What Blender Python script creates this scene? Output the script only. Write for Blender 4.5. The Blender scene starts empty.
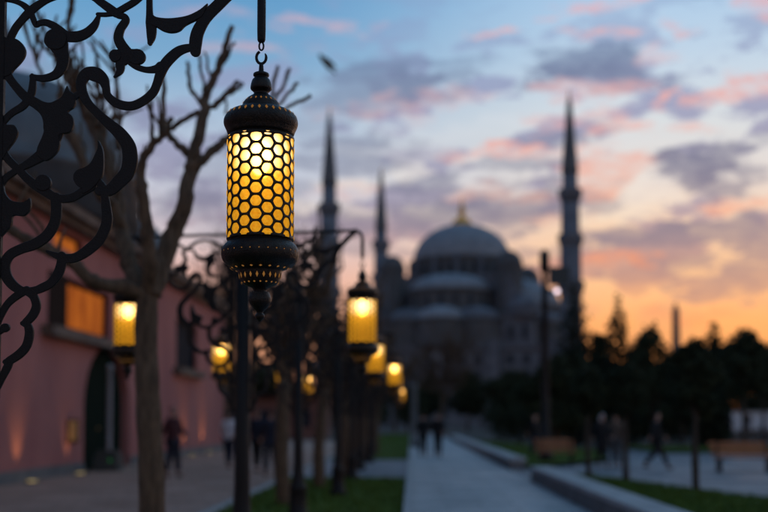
import bpy, bmesh, math, random
import numpy as np
from mathutils import Vector, Matrix
R = math.radians
sc = bpy.context.scene
C = sc.collection
random.seed(7)

# ------------------------------------------------------------------ camera
F = 1067.0                                   # focal length in photo pixels (768 wide)
PITCH = R(2.8); YAW = math.atan(28 / F); CAMZ = 1.5
cam = bpy.data.cameras.new('camera'); co = bpy.data.objects.new('camera', cam); C.objects.link(co)
co.location = (0, 0, CAMZ); co.rotation_euler = (R(90) + PITCH, 0, YAW)
cam.sensor_width = 36; cam.lens = 36 * F / 768; cam.shift_y = (164 - F * math.tan(PITCH)) / 768
cam.clip_start = .05; cam.clip_end = 3000
cam.dof.use_dof = True; cam.dof.focus_distance = 4.02; cam.dof.aperture_fstop = 1.3; cam.dof.aperture_blades = 0
sc.camera = co
_M = co.rotation_euler.to_matrix(); _r, _u, _f = _M @ Vector((1, 0, 0)), _M @ Vector((0, 1, 0)), _M @ Vector((0, 0, -1))
def P(px, py, Y):
    """a photo pixel carried out to the plane Y metres down the path"""
    d = _f + _r * ((px - 384) / F) + _u * ((256 + cam.shift_y * 768 - py) / F)
    return Vector((0, 0, CAMZ)) + d * (Y / d.y)

# ------------------------------------------------------------------ render settings
cy = sc.cycles
cy.use_adaptive_sampling = True; cy.adaptive_threshold = .02; cy.adaptive_min_samples = 24
cy.use_denoising = True
cy.max_bounces = 5; cy.diffuse_bounces = 3; cy.glossy_bounces = 2; cy.transmission_bounces = 4; cy.transparent_max_bounces = 12
cy.sample_clamp_indirect = 2.0; cy.caustics_reflective = False; cy.caustics_refractive = False
sc.view_settings.view_transform = 'Standard'; sc.view_settings.look = 'None'
sc.view_settings.exposure = 0.0; sc.view_settings.gamma = 1.0
sc.view_settings.use_curve_mapping = False

def s2l(c):
    c = c / 255.0
    return c / 12.92 if c <= .04045 else ((c + .055) / 1.055) ** 2.4
def rgb(r, g, b): return (s2l(r), s2l(g), s2l(b), 1)

# ------------------------------------------------------------------ sky (world)
SUN_EL, SUN_AZ = R(2.5), R(17)
w = bpy.data.worlds.new('World'); sc.world = w; w.use_nodes = True
w.cycles.sampling_method = 'MANUAL'; w.cycles.sample_map_resolution = 512
nt = w.node_tree; nt.nodes.clear()
class G:
    def __init__(s, nt): s.nt = nt
    def n(s, t, **k):
        x = s.nt.nodes.new(t)
        for a, b in k.items(): setattr(x, a, b)
        return x
    def l(s, a, b): s.nt.links.new(a, b)
    def put(s, sock, v):
        if hasattr(v, 'links') or isinstance(v, bpy.types.NodeSocket): s.l(v, sock)
        else: sock.default_value = v
    def m(s, op, a, b=0.0, c=0.0, clamp=False):
        x = s.n('ShaderNodeMath', operation=op, use_clamp=clamp)
        s.put(x.inputs[0], a); s.put(x.inputs[1], b); s.put(x.inputs[2], c); return x.outputs[0]
    def vm(s, op, a, b=None):
        x = s.n('ShaderNodeVectorMath', operation=op); s.put(x.inputs[0], a)
        if b is not None: s.put(x.inputs[1], b)
        return x
    def mix(s, f, a, b, mode='MIX'):
        x = s.n('ShaderNodeMix', data_type='RGBA', blend_type=mode)
        s.put(x.inputs[0], f); s.put(x.inputs[6], a); s.put(x.inputs[7], b); return x.outputs[2]
    def ss(s, v, a, b, lo=0.0, hi=1.0):
        x = s.n('ShaderNodeMapRange', interpolation_type='SMOOTHSTEP')
        s.put(x.inputs[0], v); s.put(x.inputs[1], a); s.put(x.inputs[2], b); s.put(x.inputs[3], lo); s.put(x.inputs[4], hi); return x.outputs[0]
    def ramp(s, v, stops, lo, hi):
        x = s.n('ShaderNodeValToRGB'); e = x.color_ramp.elements
        f = s.m('DIVIDE', s.m('SUBTRACT', v, lo), hi - lo, clamp=True); s.l(f, x.inputs[0])
        while len(e) < len(stops): e.new(.5)
        for i, (p, c) in enumerate(stops): e[i].position = (p - lo) / (hi - lo)
        for i, (p, c) in enumerate(stops): e[i].color = rgb(*c)
        return x.outputs[0]
    def noise(s, vec, scale, detail=4, rough=.55, dist=0.0, out=0):
        x = s.n('ShaderNodeTexNoise'); s.l(vec, x.inputs['Vector']); x.inputs['Scale'].default_value = scale
        x.inputs['Detail'].default_value = detail; x.inputs['Roughness'].default_value = rough; x.inputs['Distortion'].default_value = dist
        return x.outputs[out]
g = G(nt)
tc = g.n('ShaderNodeTexCoord'); sp = g.n('ShaderNodeSeparateXYZ'); g.l(tc.outputs['Generated'], sp.inputs[0])
dx, dy, dz = sp.outputs
az = g.m('ARCTAN2', dx, dy)
hor = g.m('SQRT', g.m('ADD', g.m('MULTIPLY', dx, dx), g.m('MULTIPLY', dy, dy)))
tel = g.m('DIVIDE', dz, g.m('MAXIMUM', hor, .02))
u0 = g.m('ADD', g.m('MULTIPLY', g.m('TANGENT', g.m('MAXIMUM', g.m('MINIMUM', az, 1.2), -1.2)), F), 412)
v0 = g.m('SUBTRACT', 420, g.m('MULTIPLY', tel, F)); v0 = g.m('MAXIMUM', v0, -3000.0)
cmb = g.n('ShaderNodeCombineXYZ'); g.l(u0, cmb.inputs[0]); g.l(g.m('MULTIPLY', v0, 2.4), cmb.inputs[1])
warp = g.vm('SUBTRACT', g.noise(cmb.outputs[0], .012, 5, .6, 0, 1), (.5, .5, .5)).outputs[0]
wv = g.vm('MULTIPLY', warp, (170, 62, 0)).outputs[0]
uv = g.n('ShaderNodeCombineXYZ'); g.l(u0, uv.inputs[0]); g.l(v0, uv.inputs[1])
puv = g.vm('ADD', uv.outputs[0], wv).outputs[0]
fine = g.noise(cmb.outputs[0], .020, 8, .66)
edge = g.m('MULTIPLY', g.m('SUBTRACT', fine, .5), 2.6)
def blobs(L):
    acc = None
    for cx, cyy, rx, ry, k in L:
        a = g.vm('SUBTRACT', puv, (cx, cyy, 0)).outputs[0]
        a = g.vm('MULTIPLY', a, (1 / rx, 1 / ry, 0)).outputs[0]
        d = g.m('ADD', g.vm('LENGTH', a).outputs['Value'], edge)
        m_ = g.ss(d, 1.3, .6, 0, k)
        acc = m_ if acc is None else g.m('MAXIMUM', acc, m_)
    return acc
DARK = [(695, 268, 60, 13, .7), (640, 256, 70, 5, .45), (470, 212, 60, 18, .9), (430, 222, 40, 12, .7), (330, 215, 40, 12, .6), (360, 140, 50, 12, .6), (610, 205, 26, 8, .5), (715, 160, 30, 10, .8), (640, 280, 50, 6, .4), (420, 60, 60, 8, .5), (250, 150, 50, 16, .6), (190, 210, 50, 18, .6), (395, 80, 80, 17, .85), (350, 98, 60, 14, .6), (470, 78, 30, 8, .5), (585, 72, 62, 20, .95), (635, 90, 40, 9, .5), (540, 205, 62, 22, .85), (505, 218, 50, 14, .8),
        (530, 165, 50, 10, .55), (440, 182, 50, 13, .65), (345, 160, 46, 13, .6), (415, 208, 46, 9, .55), (565, 135, 52, 13, .55), (300, 120, 40, 10, .35),
        (668, 168, 30, 9, .95), (700, 178, 42, 15, 1.0), (735, 195, 48, 15, .7), (655, 243, 85, 13, .95), (590, 240, 34, 12, .6), (745, 243, 50, 16, .85),
        (740, 290, 46, 17, .75), (700, 300, 38, 7, .7), (790, 265, 40, 30, .8), (350, 240, 30, 10, .5), (520, 252, 60, 8, .5), (395, 250, 30, 6, .4),
        (285, 190, 40, 16, .4), (740, -2, 30, 8, .45), (215, 175, 40, 20, .4), (765, 150, 40, 10, .4), (100, 120, 90, 20, .35), (900, 200, 90, 30, .7), (-80, 90, 120, 30, .5), (1050, 90, 120, 26, .6), (250, 230, 60, 14, .5)]
PINK = [(605, 4, 60, 6, .9), (505, 33, 36, 6, .95), (606, 40, 30, 6, .95), (548, 15, 18, 5, .8), (762, 18, 26, 15, 1.0), (676, 30, 18, 6, .6), (692, 42, 14, 6, .6), (745, 104, 34, 12, .95),
        (595, 92, 40, 11, .7), (664, 106, 14, 9, .9), (505, 142, 32, 7, .95), (480, 153, 46, 7, .7), (612, 132, 34, 10, .8), (560, 118, 44, 8, .5), (320, 18, 48, 6, .55), (700, 132, 30, 6, .6),
        (610, 172, 50, 12, .8), (592, 192, 26, 8, .75), (732, 218, 54, 8, .7), (430, 95, 60, 8, .4), (380, 108, 50, 7, .35), (470, 92, 30, 6, .4), (664, 60, 30, 8, .45), (610, 264, 50, 6, .7),
        (690, 322, 60, 7, .5), (360, 190, 40, 7, .35), (560, 150, 50, 8, .6), (240, 42, 60, 8, .45), (200, 15, 60, 8, .3), (510, 195, 46, 7, .4), (560, 225, 30, 8, .4), (860, 110, 60, 14, .7), (950, 40, 80, 12, .7)]
CREAM = [(443, 210, 34, 9, .95), (400, 168, 30, 10, .8), (480, 160, 24, 7, .7), (350, 185, 26, 8, .7), (560, 190, 20, 7, .5), (300, 205, 24, 8, .6), (620, 150, 40, 8, .6), (540, 60, 30, 6, .0), (640, 205, 28, 18, .95), (600, 216, 22, 7, .6), (395, 150, 60, 14, .4), (410, 128, 60, 10, .35), (760, 192, 18, 6, .6), (500, 118, 34, 7, .4), (350, 205, 40, 8, .5), (690, 155, 40, 6, .5), (330, 185, 24, 6, .4)]
right = g.ramp(v0, [(-120, (120, 165, 205)), (0, (172, 205, 235)), (60, (190, 213, 234)), (125, (214, 222, 228)), (185, (224, 217, 214)), (232, (244, 208, 178)), (275, (248, 196, 150)), (325, (246, 168, 110)), (420, (190, 100, 60))], -140, 430)
left = g.ramp(v0, [(-120, (62, 110, 155)), (0, (98, 158, 204)), (60, (124, 170, 208)), (120, (172, 194, 218)), (180, (196, 202, 218)), (232, (212, 200, 208)), (275, (232, 186, 176)), (330, (240, 170, 135)), (420, (180, 110, 85))], -140, 430)
base = g.mix(g.ss(u0, 250, 640), left, right)
big = g.noise(cmb.outputs[0], .0085, 8, .62)
base = g.mix(g.m('MULTIPLY', g.ss(big, .5, .57), g.m('MULTIPLY', g.ss(v0, -60, 110, .15, .9), g.ss(v0, 270, 340, 1.0, .25))), base, g.ramp(v0, [(0, (136, 160, 202)), (110, (148, 155, 190)), (200, (152, 148, 174)), (300, (205, 145, 122))], 0, 300))
nmod = g.ss(fine, .35, .6, .8, 1.08)
dk = g.m('MULTIPLY', blobs(DARK), nmod, clamp=True)
dcol = g.ramp(v0, [(40, (104, 128, 166)), (110, (118, 126, 158)), (170, (112, 120, 150)), (240, (128, 122, 144)), (310, (152, 118, 128))], 30, 320)
pcol = g.ramp(v0, [(0, (226, 180, 190)), (60, (228, 176, 178)), (130, (236, 172, 166)), (190, (238, 172, 152)), (265, (238, 140, 104))], 0, 270)
ccol = g.ramp(v0, [(120, (212, 220, 230)), (200, (236, 224, 214)), (260, (250, 215, 170))], 110, 270)
col = g.mix(g.m('MULTIPLY', blobs(CREAM), .85), base, ccol)
col = g.mix(g.m('MULTIPLY', dk, .97, clamp=True), col, dcol)
n2 = g.noise(cmb.outputs[0], .035, 5, .6)
col = g.mix(g.m('MULTIPLY', g.m('MULTIPLY', blobs(PINK), g.ss(n2, .36, .6, .35, 1.05)), .85, clamp=True), col, pcol)
# the sky dims away from the afterglow, towards the zenith and the east
back = g.ss(g.m('DIVIDE', dy, g.m('MAXIMUM', hor, .02)), -.4, .9, .85, 1.0)
zen = g.ss(dz, .36, .85, 1.0, .85)
sc1 = g.n('ShaderNodeVectorMath', operation='SCALE'); g.l(col, sc1.inputs[0]); g.l(g.m('MULTIPLY', back, zen), sc1.inputs['Scale'])
gnd = g.ss(dz, -.03, .0, .12, 1.0)
sc2 = g.n('ShaderNodeVectorMath', operation='SCALE'); g.l(sc1.outputs[0], sc2.inputs[0]); g.l(gnd, sc2.inputs['Scale'])
sky = g.n('ShaderNodeTexSky', sky_type='NISHITA', sun_disc=False); sky.sun_elevation = SUN_EL; sky.sun_rotation = SUN_AZ; sky.air_density = 1.2
b1 = g.n('ShaderNodeBackground'); g.l(sc2.outputs[0], b1.inputs[0]); b1.inputs[1].default_value = .96
b2 = g.n('ShaderNodeBackground'); g.l(sky.outputs[0], b2.inputs[0]); b2.inputs[1].default_value = .01
ad = g.n('ShaderNodeAddShader'); g.l(b1.outputs[0], ad.inputs[0]); g.l(b2.outputs[0], ad.inputs[1])
wo = g.n('ShaderNodeOutputWorld'); g.l(ad.outputs[0], wo.inputs[0])

sun = bpy.data.lights.new('sun', 'SUN'); sun.energy = .12; sun.angle = R(6); sun.color = (1, .62, .38)
so = bpy.data.objects.new('sun', sun); C.objects.link(so)
_sd = Vector((math.sin(SUN_AZ) * math.cos(SUN_EL), math.cos(SUN_AZ) * math.cos(SUN_EL), math.sin(SUN_EL)))
so.rotation_euler = _sd.to_track_quat('Z', 'Y').to_euler(); so.location = (20, 60, 30)

# ------------------------------------------------------------------ materials
def mat(name, c, rough=.8, c2=None, scale=3, metal=0.0, bump=0.0, bscale=None, stretch=(1, 1, 1), emit=None, estr=0, spec=.5):
    m = bpy.data.materials.new(name); m.use_nodes = True; t = m.node_tree; t.nodes.clear(); q = G(t)
    b = q.n('ShaderNodeBsdfPrincipled'); o = q.n('ShaderNodeOutputMaterial'); q.l(b.outputs[0], o.inputs[0])
    b.inputs['Roughness'].default_value = rough; b.inputs['Metallic'].default_value = metal; b.inputs['Specular IOR Level'].default_value = spec
    tcx = q.n('ShaderNodeTexCoord'); vec = q.vm('MULTIPLY', tcx.outputs['Object'], stretch).outputs[0]
    nz = q.noise(vec, scale, 6, .6)
    c2 = c2 or tuple(x * .6 for x in c)
    q.l(q.mix(q.ss(nz, .3, .7), (*c, 1), (*c2, 1)), b.inputs['Base Color'])
    q.l(q.ss(nz, .2, .8, max(rough - .12, .05), min(rough + .12, 1)), b.inputs['Roughness'])
    if bump:
        bp = q.n('ShaderNodeBump'); bp.inputs['Strength'].default_value = bump; bp.inputs['Distance'].default_value = .02
        q.l(q.noise(vec, bscale or scale * 6, 5, .6), bp.inputs['Height']); q.l(bp.outputs[0], b.inputs['Normal'])
    if emit:
        b.inputs['Emission Color'].default_value = (*emit, 1); b.inputs['Emission Strength'].default_value = estr
    return m
def paving(name, c, c2, bw, bh, mortar, msize=.02, rough=.6):
    m = bpy.data.materials.new(name); m.use_nodes = True; t = m.node_tree; t.nodes.clear(); q = G(t)
    b = q.n('ShaderNodeBsdfPrincipled'); o = q.n('ShaderNodeOutputMaterial'); q.l(b.outputs[0], o.inputs[0])
    tcx = q.n('ShaderNodeTexCoord'); br = q.n('ShaderNodeTexBrick'); q.l(tcx.outputs['Object'], br.inputs[0])
    br.inputs['Color1'].default_value = (*c, 1); br.inputs['Color2'].default_value = (*c2, 1); br.inputs['Mortar'].default_value = (*mortar, 1)
    br.inputs['Scale'].default_value = 1; br.inputs['Mortar Size'].default_value = msize; br.inputs['Brick Width'].default_value = bw; br.inputs['Row Height'].default_value = bh
    nz = q.noise(tcx.outputs['Object'], .7, 6, .65)
    q.l(q.mix(q.ss(nz, .4, .62, 0, .6), br.outputs[0], (*[x * .55 for x in c], 1)), b.inputs['Base Color'])
    b.inputs['Roughness'].default_value = rough
    q.l(q.ss(nz, .3, .7, rough - .15, rough + .15), b.inputs['Roughness'])
    bp = q.n('ShaderNodeBump'); bp.inputs['Strength'].default_value = .3; bp.inputs['Distance'].default_value = .01
    q.l(br.outputs[1], bp.inputs['Height']); bp.invert = True; q.l(bp.outputs[0], b.inputs['Normal'])
    return m
M = dict(
    iron=mat('black iron', (.008, .008, .009), .5, (.013, .012, .013), 30, .0, .25, 120, spec=.22),
    bronze=mat('dark bronze', (.022, .017, .013), .36, (.009, .008, .008), 40, .6, .35, 160),
    hexmetal=mat('pierced brass', (.05, .032, .015), .45, (.02, .014, .01), 60, .7, .2, 150),
    bark=mat('pale bark', (.15, .10, .062), .9, (.06, .042, .028), 9, 0, .8, 30, (3, 3, .6)),
    darkbark=mat('dark bark', (.075, .055, .042), .9, (.025, .02, .016), 9, 0, .8, 30, (3, 3, .6)),
    leaf=mat('dark foliage', (.045, .058, .034), .9, (.022, .03, .018), 2, 0, spec=.1),
    leaf2=mat('cypress foliage', (.03, .042, .028), .9, (.015, .022, .016), 2, 0, spec=.1),
    twig=mat('brown twigs', (.11, .082, .06), .95, (.07, .055, .042), 4, 0, spec=.1),
    grass=mat('lawn', (.10, .16, .03), .95, (.06, .105, .024), 5, 0, .6, 50, spec=.1),
    soil=mat('dark soil', (.06, .055, .05), .95, (.035, .035, .03), 1.5),
    farglass=mat('far window glass', (.055, .065, .08), .85, (.04, .05, .06), 3, spec=.05),
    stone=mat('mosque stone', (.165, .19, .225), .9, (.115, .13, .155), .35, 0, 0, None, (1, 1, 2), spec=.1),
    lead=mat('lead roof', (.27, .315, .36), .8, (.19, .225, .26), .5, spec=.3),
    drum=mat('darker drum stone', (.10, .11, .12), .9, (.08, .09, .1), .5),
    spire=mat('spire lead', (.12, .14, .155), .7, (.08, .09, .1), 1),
    gold=mat('gilded metal', (.95, .55, .08), .5, (.8, .4, .05), 3, .1),
    glassdark=mat('dark window glass', (.02, .028, .04), .85, (.012, .016, .025), 3, spec=.05),
    pink=mat('pink plaster', (.43, .19, .18), .95, (.33, .145, .145), .45, 0, .3, 14, (1, 1, .5), spec=.1),
    cornice=mat('weathered cornice', (.16, .125, .105), .9, (.09, .07, .06), 1.5, 0, .3, 10),
    leadroof=mat('grey lead sheet', (.115, .14, .16), .6, (.075, .09, .105), .9, 0, .2, 5),
    wood=mat('dark wood', (.03, .02, .018), .9, (.016, .012, .011), 4, 0, .2, 20, (1, 1, 6), spec=.05),
    doorwood=mat('green black door paint', (.012, .024, .018), .95, (.007, .013, .011), 4, 0, .2, 20, (1, 1, 6), spec=.02),
    benchwood=mat('orange brown planks', (.42, .17, .07), .6, (.3, .12, .05), 6, 0, .2, 20, (1, 8, 8)),
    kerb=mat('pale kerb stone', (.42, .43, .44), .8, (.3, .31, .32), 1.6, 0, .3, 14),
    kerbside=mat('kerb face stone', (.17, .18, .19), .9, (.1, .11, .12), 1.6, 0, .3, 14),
    path=paving('light grey pavers', (.43, .44, .455), (.35, .36, .375), 1.2, .8, (.2, .2, .21)),
    walk=paving('rosy grey pavers', (.46, .27, .20), (.38, .225, .17), .9, .6, (.18, .12, .1), rough=.85),
    plaza=paving('plaza slabs', (.19, .21, .24), (.15, .17, .2), 1.5, 1.0, (.13, .14, .15)),
    white=mat('white painted wall', (.62, .66, .72), .8, (.48, .52, .57), .8),
    brick=mat('red brick', (.2, .09, .07), .9, (.13, .06, .05), 2),
    brass=mat('ochre plate', (.45, .22, .05), .5, (.3, .14, .04), 6),
    greypole=mat('pale grey metal', (.34, .37, .42), .5, (.25, .27, .31), 3),
    box=mat('grey cabinet', (.05, .055, .055), .8, (.06, .07, .07), 3),
    flowers=mat('reddish shrubs', (.16, .06, .05), .95, (.05, .06, .03), 4),
    skin=mat('skin', (.42, .25, .19), .6, (.36, .2, .15), 8),
    hairm=mat('dark hair', (.02, .015, .012), .7, (.012, .01, .008), 20),
    maroon=mat('maroon cloth', (.07, .018, .025), .9, (.04, .012, .016), 12),
    navy=mat('navy cloth', (.015, .022, .045), .9, (.01, .014, .03), 12),
    blackcloth=mat('black cloth', (.010, .010, .012), .9, (.006, .006, .008), 12),
    whitecloth=mat('white cloth', (.75, .75, .8), .9, (.5, .5, .56), 12),
    tan=mat('brown cloth', (.13, .09, .07), .9, (.09, .065, .05), 12),
    greycloth=mat('grey cloth', (.1, .11, .12), .9, (.07, .08, .09), 12),
    feather=mat('brown feathers', (.22, .21, .14), .8, (.05, .05, .04), 20),
)
def emis(name, c, s):
    m = bpy.data.materials.new(name); m.use_nodes = True; t = m.node_tree; t.nodes.clear(); q = G(t)
    e = q.n('ShaderNodeEmission'); e.inputs[0].default_value = (*c, 1); e.inputs[1].default_value = s
    o = q.n('ShaderNodeOutputMaterial'); q.l(e.outputs[0], o.inputs[0]); return m
M['bulb'] = emis('warm bulb', (1, .66, .2), 60)
M['inset'] = emis('lit amber inset', (.75, .33, .08), .28)
M['green'] = emis('green indicator', (.02, .6, .12), .22)
M['flood'] = emis('white floodlight', (1, .78, .86), 2.2)
M['uplens'] = emis('lit ground lens', (.85, .62, .25), 1.0)
def window_light():
    m = bpy.data.materials.new('lit curtained window'); m.use_nodes = True; t = m.node_tree; t.nodes.clear(); q = G(t)
    tcx = q.n('ShaderNodeTexCoord'); nz = q.noise(q.vm('MULTIPLY', tcx.outputs['Object'], (1, 1, .4)).outputs[0], 1.1, 3, .5)
    e = q.n('ShaderNodeEmission'); q.l(q.mix(q.ss(nz, .3, .7), (.85, .22, .03, 1), (.42, .09, .02, 1)), e.inputs[0]); e.inputs[1].default_value = .5
    o = q.n('ShaderNodeOutputMaterial'); q.l(e.outputs[0], o.inputs[0]); return m
M['winlit'] = window_light()

# ------------------------------------------------------------------ mesh helpers
class MB:
    def __init__(s): s.v = []; s.f = []
    def add(s, vs, fs):
        k = len(s.v); s.v += [tuple(v) for v in vs]; s.f += [tuple(i + k for i in f) for f in fs]; return s
    def box(s, x0, x1, y0, y1, z0, z1):
        return s.add([(x0, y0, z0), (x1, y0, z0), (x1, y1, z0), (x0, y1, z0), (x0, y0, z1), (x1, y0, z1), (x1, y1, z1), (x0, y1, z1)],
                     [(0, 3, 2, 1), (4, 5, 6, 7), (0, 1, 5, 4), (1, 2, 6, 5), (2, 3, 7, 6), (3, 0, 4, 7)])
    def lathe(s, prof, n=24, c=(0, 0, 0), arc=(0, 2 * math.pi)):
        full = abs(arc[1] - arc[0] - 2 * math.pi) < 1e-6; cnt = n if full else n + 1
        vs = [(c[0] + r * math.cos(arc[0] + (arc[1] - arc[0]) * i / n), c[1] + r * math.sin(arc[0] + (arc[1] - arc[0]) * i / n), c[2] + z) for r, z in prof for i in range(cnt)]
        fs = []
        for j in range(len(prof) - 1):
            for i in range(n):
                a = j * cnt + i; b = j * cnt + (i + 1) % cnt
                fs.append((a, b, b + cnt, a + cnt))
        if full and prof[0][0] > 1e-5: fs.append(tuple(range(cnt))[::-1])
        if full and prof[-1][0] > 1e-5: fs.append(tuple((len(prof) - 1) * cnt + i for i in range(cnt)))
        return s.add(vs, fs)
    def tube(s, pts, rad, n=8):
        pts = [Vector(p) for p in pts]
        if not hasattr(rad, '__len__'): rad = [rad] * len(pts)
        vs = []; fs = []; prev = None
        for i, p in enumerate(pts):
            t = (pts[min(i + 1, len(pts) - 1)] - pts[max(i - 1, 0)]).normalized()
            if prev is None:
                a = t.cross(Vector((0, 1, 0)) if abs(t.y) < .9 else Vector((1, 0, 0))).normalized()
            else: a = (prev - t * prev.dot(t)).normalized()
            prev = a; b = t.cross(a)
            for k in range(n):
                an = 2 * math.pi * k / n; vs.append(p + (a * math.cos(an) + b * math.sin(an)) * rad[i])
        for i in range(len(pts) - 1):
            for k in range(n):
                k2 = (k + 1) % n; fs.append((i * n + k, i * n + k2, (i + 1) * n + k2, (i + 1) * n + k))
        fs.append(tuple(range(n))[::-1]); fs.append(tuple((len(pts) - 1) * n + k for k in range(n)))
        return s.add(vs, fs)
    def mesh(s, name, m, smooth=False):
        me = bpy.data.meshes.new(name); me.from_pydata(s.v, [], s.f); me.update()
        if m: me.materials.append(m)
        if smooth: me.polygons.foreach_set('use_smooth', [True] * len(me.polygons))
        return me
def link(name, me, parent=None, loc=(0, 0, 0)):
    o = bpy.data.objects.new(name, me); C.objects.link(o); o.location = loc
    if parent: o.parent = parent
    return o
def build(mb, name, m, parent=None, smooth=False, loc=(0, 0, 0)): return link(name, mb.mesh(name, m, smooth), parent, loc)
def tag(o, label, cat, group=None):
    o['label'] = label; o['category'] = cat
    if group: o['group'] = group
    return o
def thing(name, label, cat, loc=(0, 0, 0), rz=0, group=None):
    o = bpy.data.objects.new(name, None); C.objects.link(o); o.location = loc; o.rotation_euler = (0, 0, rz); o.empty_display_size = .3
    return tag(o, label, cat, group)
def struct(o): o['kind'] = 'structure'; return o
def dup(root, loc, rz=0, sc_=1, label=None):
    def cp(o, p):
        c = o.copy(); C.objects.link(c); c.parent = p
        for ch in kids[o]: cp(ch, c)
        return c
    kids = {}
    def walk(o):
        kids[o] = [x for x in allch.get(o, [])]
        for x in kids[o]: walk(x)
    allch = {}
    for x in C.objects:
        if x.parent: allch.setdefault(x.parent, []).append(x)
    walk(root); r = cp(root, None); r.location = loc; r.rotation_euler = (0, 0, rz)
    r.scale = (sc_, sc_, sc_) if not hasattr(sc_, '__len__') else sc_
    if label: r['label'] = label
    return r

def sheet(name, pts, z, m):
    return struct(build(MB().add([(x, y, z) for x, y in pts], [tuple(range(len(pts)))]), name, m))

# ------------------------------------------------------------------ ground, paths, lawns
sheet('ground', [(-700, -60), (700, -60), (700, 1500), (-700, 1500)], 0, M['soil'])
sheet('path', [(0, -4), (2.9, -4), (2.9, 130), (0, 130)], .008, M['path'])
sheet('pavement', [(-9.42, -6), (-3.1, -6), (-3.1, 75), (-14, 75), (-14, 53.2), (-9.42, 53.2)], .008, M['walk'])
sheet('crosswalk_pavement', [(-3.1, 27), (-.14, 27), (-.14, 40), (-3.1, 40)], .006, M['plaza'])
sheet('plaza', [(3.42, 10), (60, 10), (60, 54), (3.42, 54)], .004, M['plaza'])
sheet('side_path', [(2.9, 26.6), (3.42, 26.6), (3.42, 32), (2.9, 32)], .006, M['plaza'])
def lawn(name, pts, z, n, kind='stuff', seed=1):
    rnd = random.Random(seed)
    mb = MB().add([(x, y, z) for x, y in pts], [tuple(range(len(pts)))])
    xs = [p[0] for p in pts]; ys = [p[1] for p in pts]
    def inside(x, y):
        c = False
        for i in range(len(pts)):
            (x1, y1), (x2, y2) = pts[i], pts[i - 1]
            if (y1 > y) != (y2 > y) and x < (x2 - x1) * (y - y1) / (y2 - y1) + x1: c = not c
        return c
    k = 0
    while k < n:
        x = rnd.uniform(min(xs), max(xs)); y = rnd.uniform(min(ys), max(ys))
        if not inside(x, y): continue
        k += 1; a = rnd.uniform(0, 6.28); h = rnd.uniform(.04, .1); ww = rnd.uniform(.01, .025); dxx, dyy = math.cos(a), math.sin(a); lx, ly = rnd.gauss(0, .03), rnd.gauss(0, .03)
        mb.add([(x - dxx * ww, y - dyy * ww, z), (x + dxx * ww, y + dyy * ww, z), (x + lx, y + ly, z + h)], [(0, 1, 2)])
    o = build(mb, name, M['grass']); o['kind'] = kind; return tag(o, 'dark green lawn', 'grass')
lawn('grass', [(-3.08, -4), (-.14, -4), (-.14, 27), (-3.08, 27)], .03, 14000, seed=1)['label'] = 'dark green lawn strip under the lamps and trees, near part'
lawn('grass', [(-3.08, 40), (-.14, 40), (-.14, 110), (-3.08, 110)], .03, 6000, seed=2)['label'] = 'dark green lawn strip under the lamps beyond the cross paving'
lawn('grass', [(3.42, 10), (7.2, 12), (6.3, 18.8), (4.4, 26.5), (3.42, 26.5)], .12, 9000, seed=3)['label'] = 'dark green grass bed behind the nearest pale kerb'
lawn('grass', [(3.42, 32.1), (7.0, 38), (8.5, 50), (3.42, 78)], .12, 5000, seed=4)['label'] = 'dark grass bed behind the farther pale kerb'
lawn('grass', [(11, 48), (30, 48), (34, 58), (11, 58)], .1, 6000, seed=5)['label'] = 'dark green grass strip in front of the reddish shrubs'
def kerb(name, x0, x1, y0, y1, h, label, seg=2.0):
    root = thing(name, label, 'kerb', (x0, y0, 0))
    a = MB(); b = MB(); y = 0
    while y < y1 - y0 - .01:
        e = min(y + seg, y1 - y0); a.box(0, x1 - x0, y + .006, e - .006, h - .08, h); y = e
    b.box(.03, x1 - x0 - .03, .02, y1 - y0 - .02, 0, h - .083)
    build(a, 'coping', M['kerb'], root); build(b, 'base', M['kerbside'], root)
kerb('stone_kerb', 2.9, 3.42, 4, 26.5, .36, 'long pale stone kerb in the right foreground beside the grey path')
kerb('stone_kerb', 2.9, 3.42, 32, 82, .36, 'long pale stone kerb farther up the path past the gap')
kerb('edging_kerb', -.14, 0.0, -3, 110, .1, 'narrow low edging stone along the left side of the path')
kerb('edging_kerb', -3.24, -3.1, -3, 75, .08, 'narrow low edging stone between rosy pavement and lamp lawn')

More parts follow.
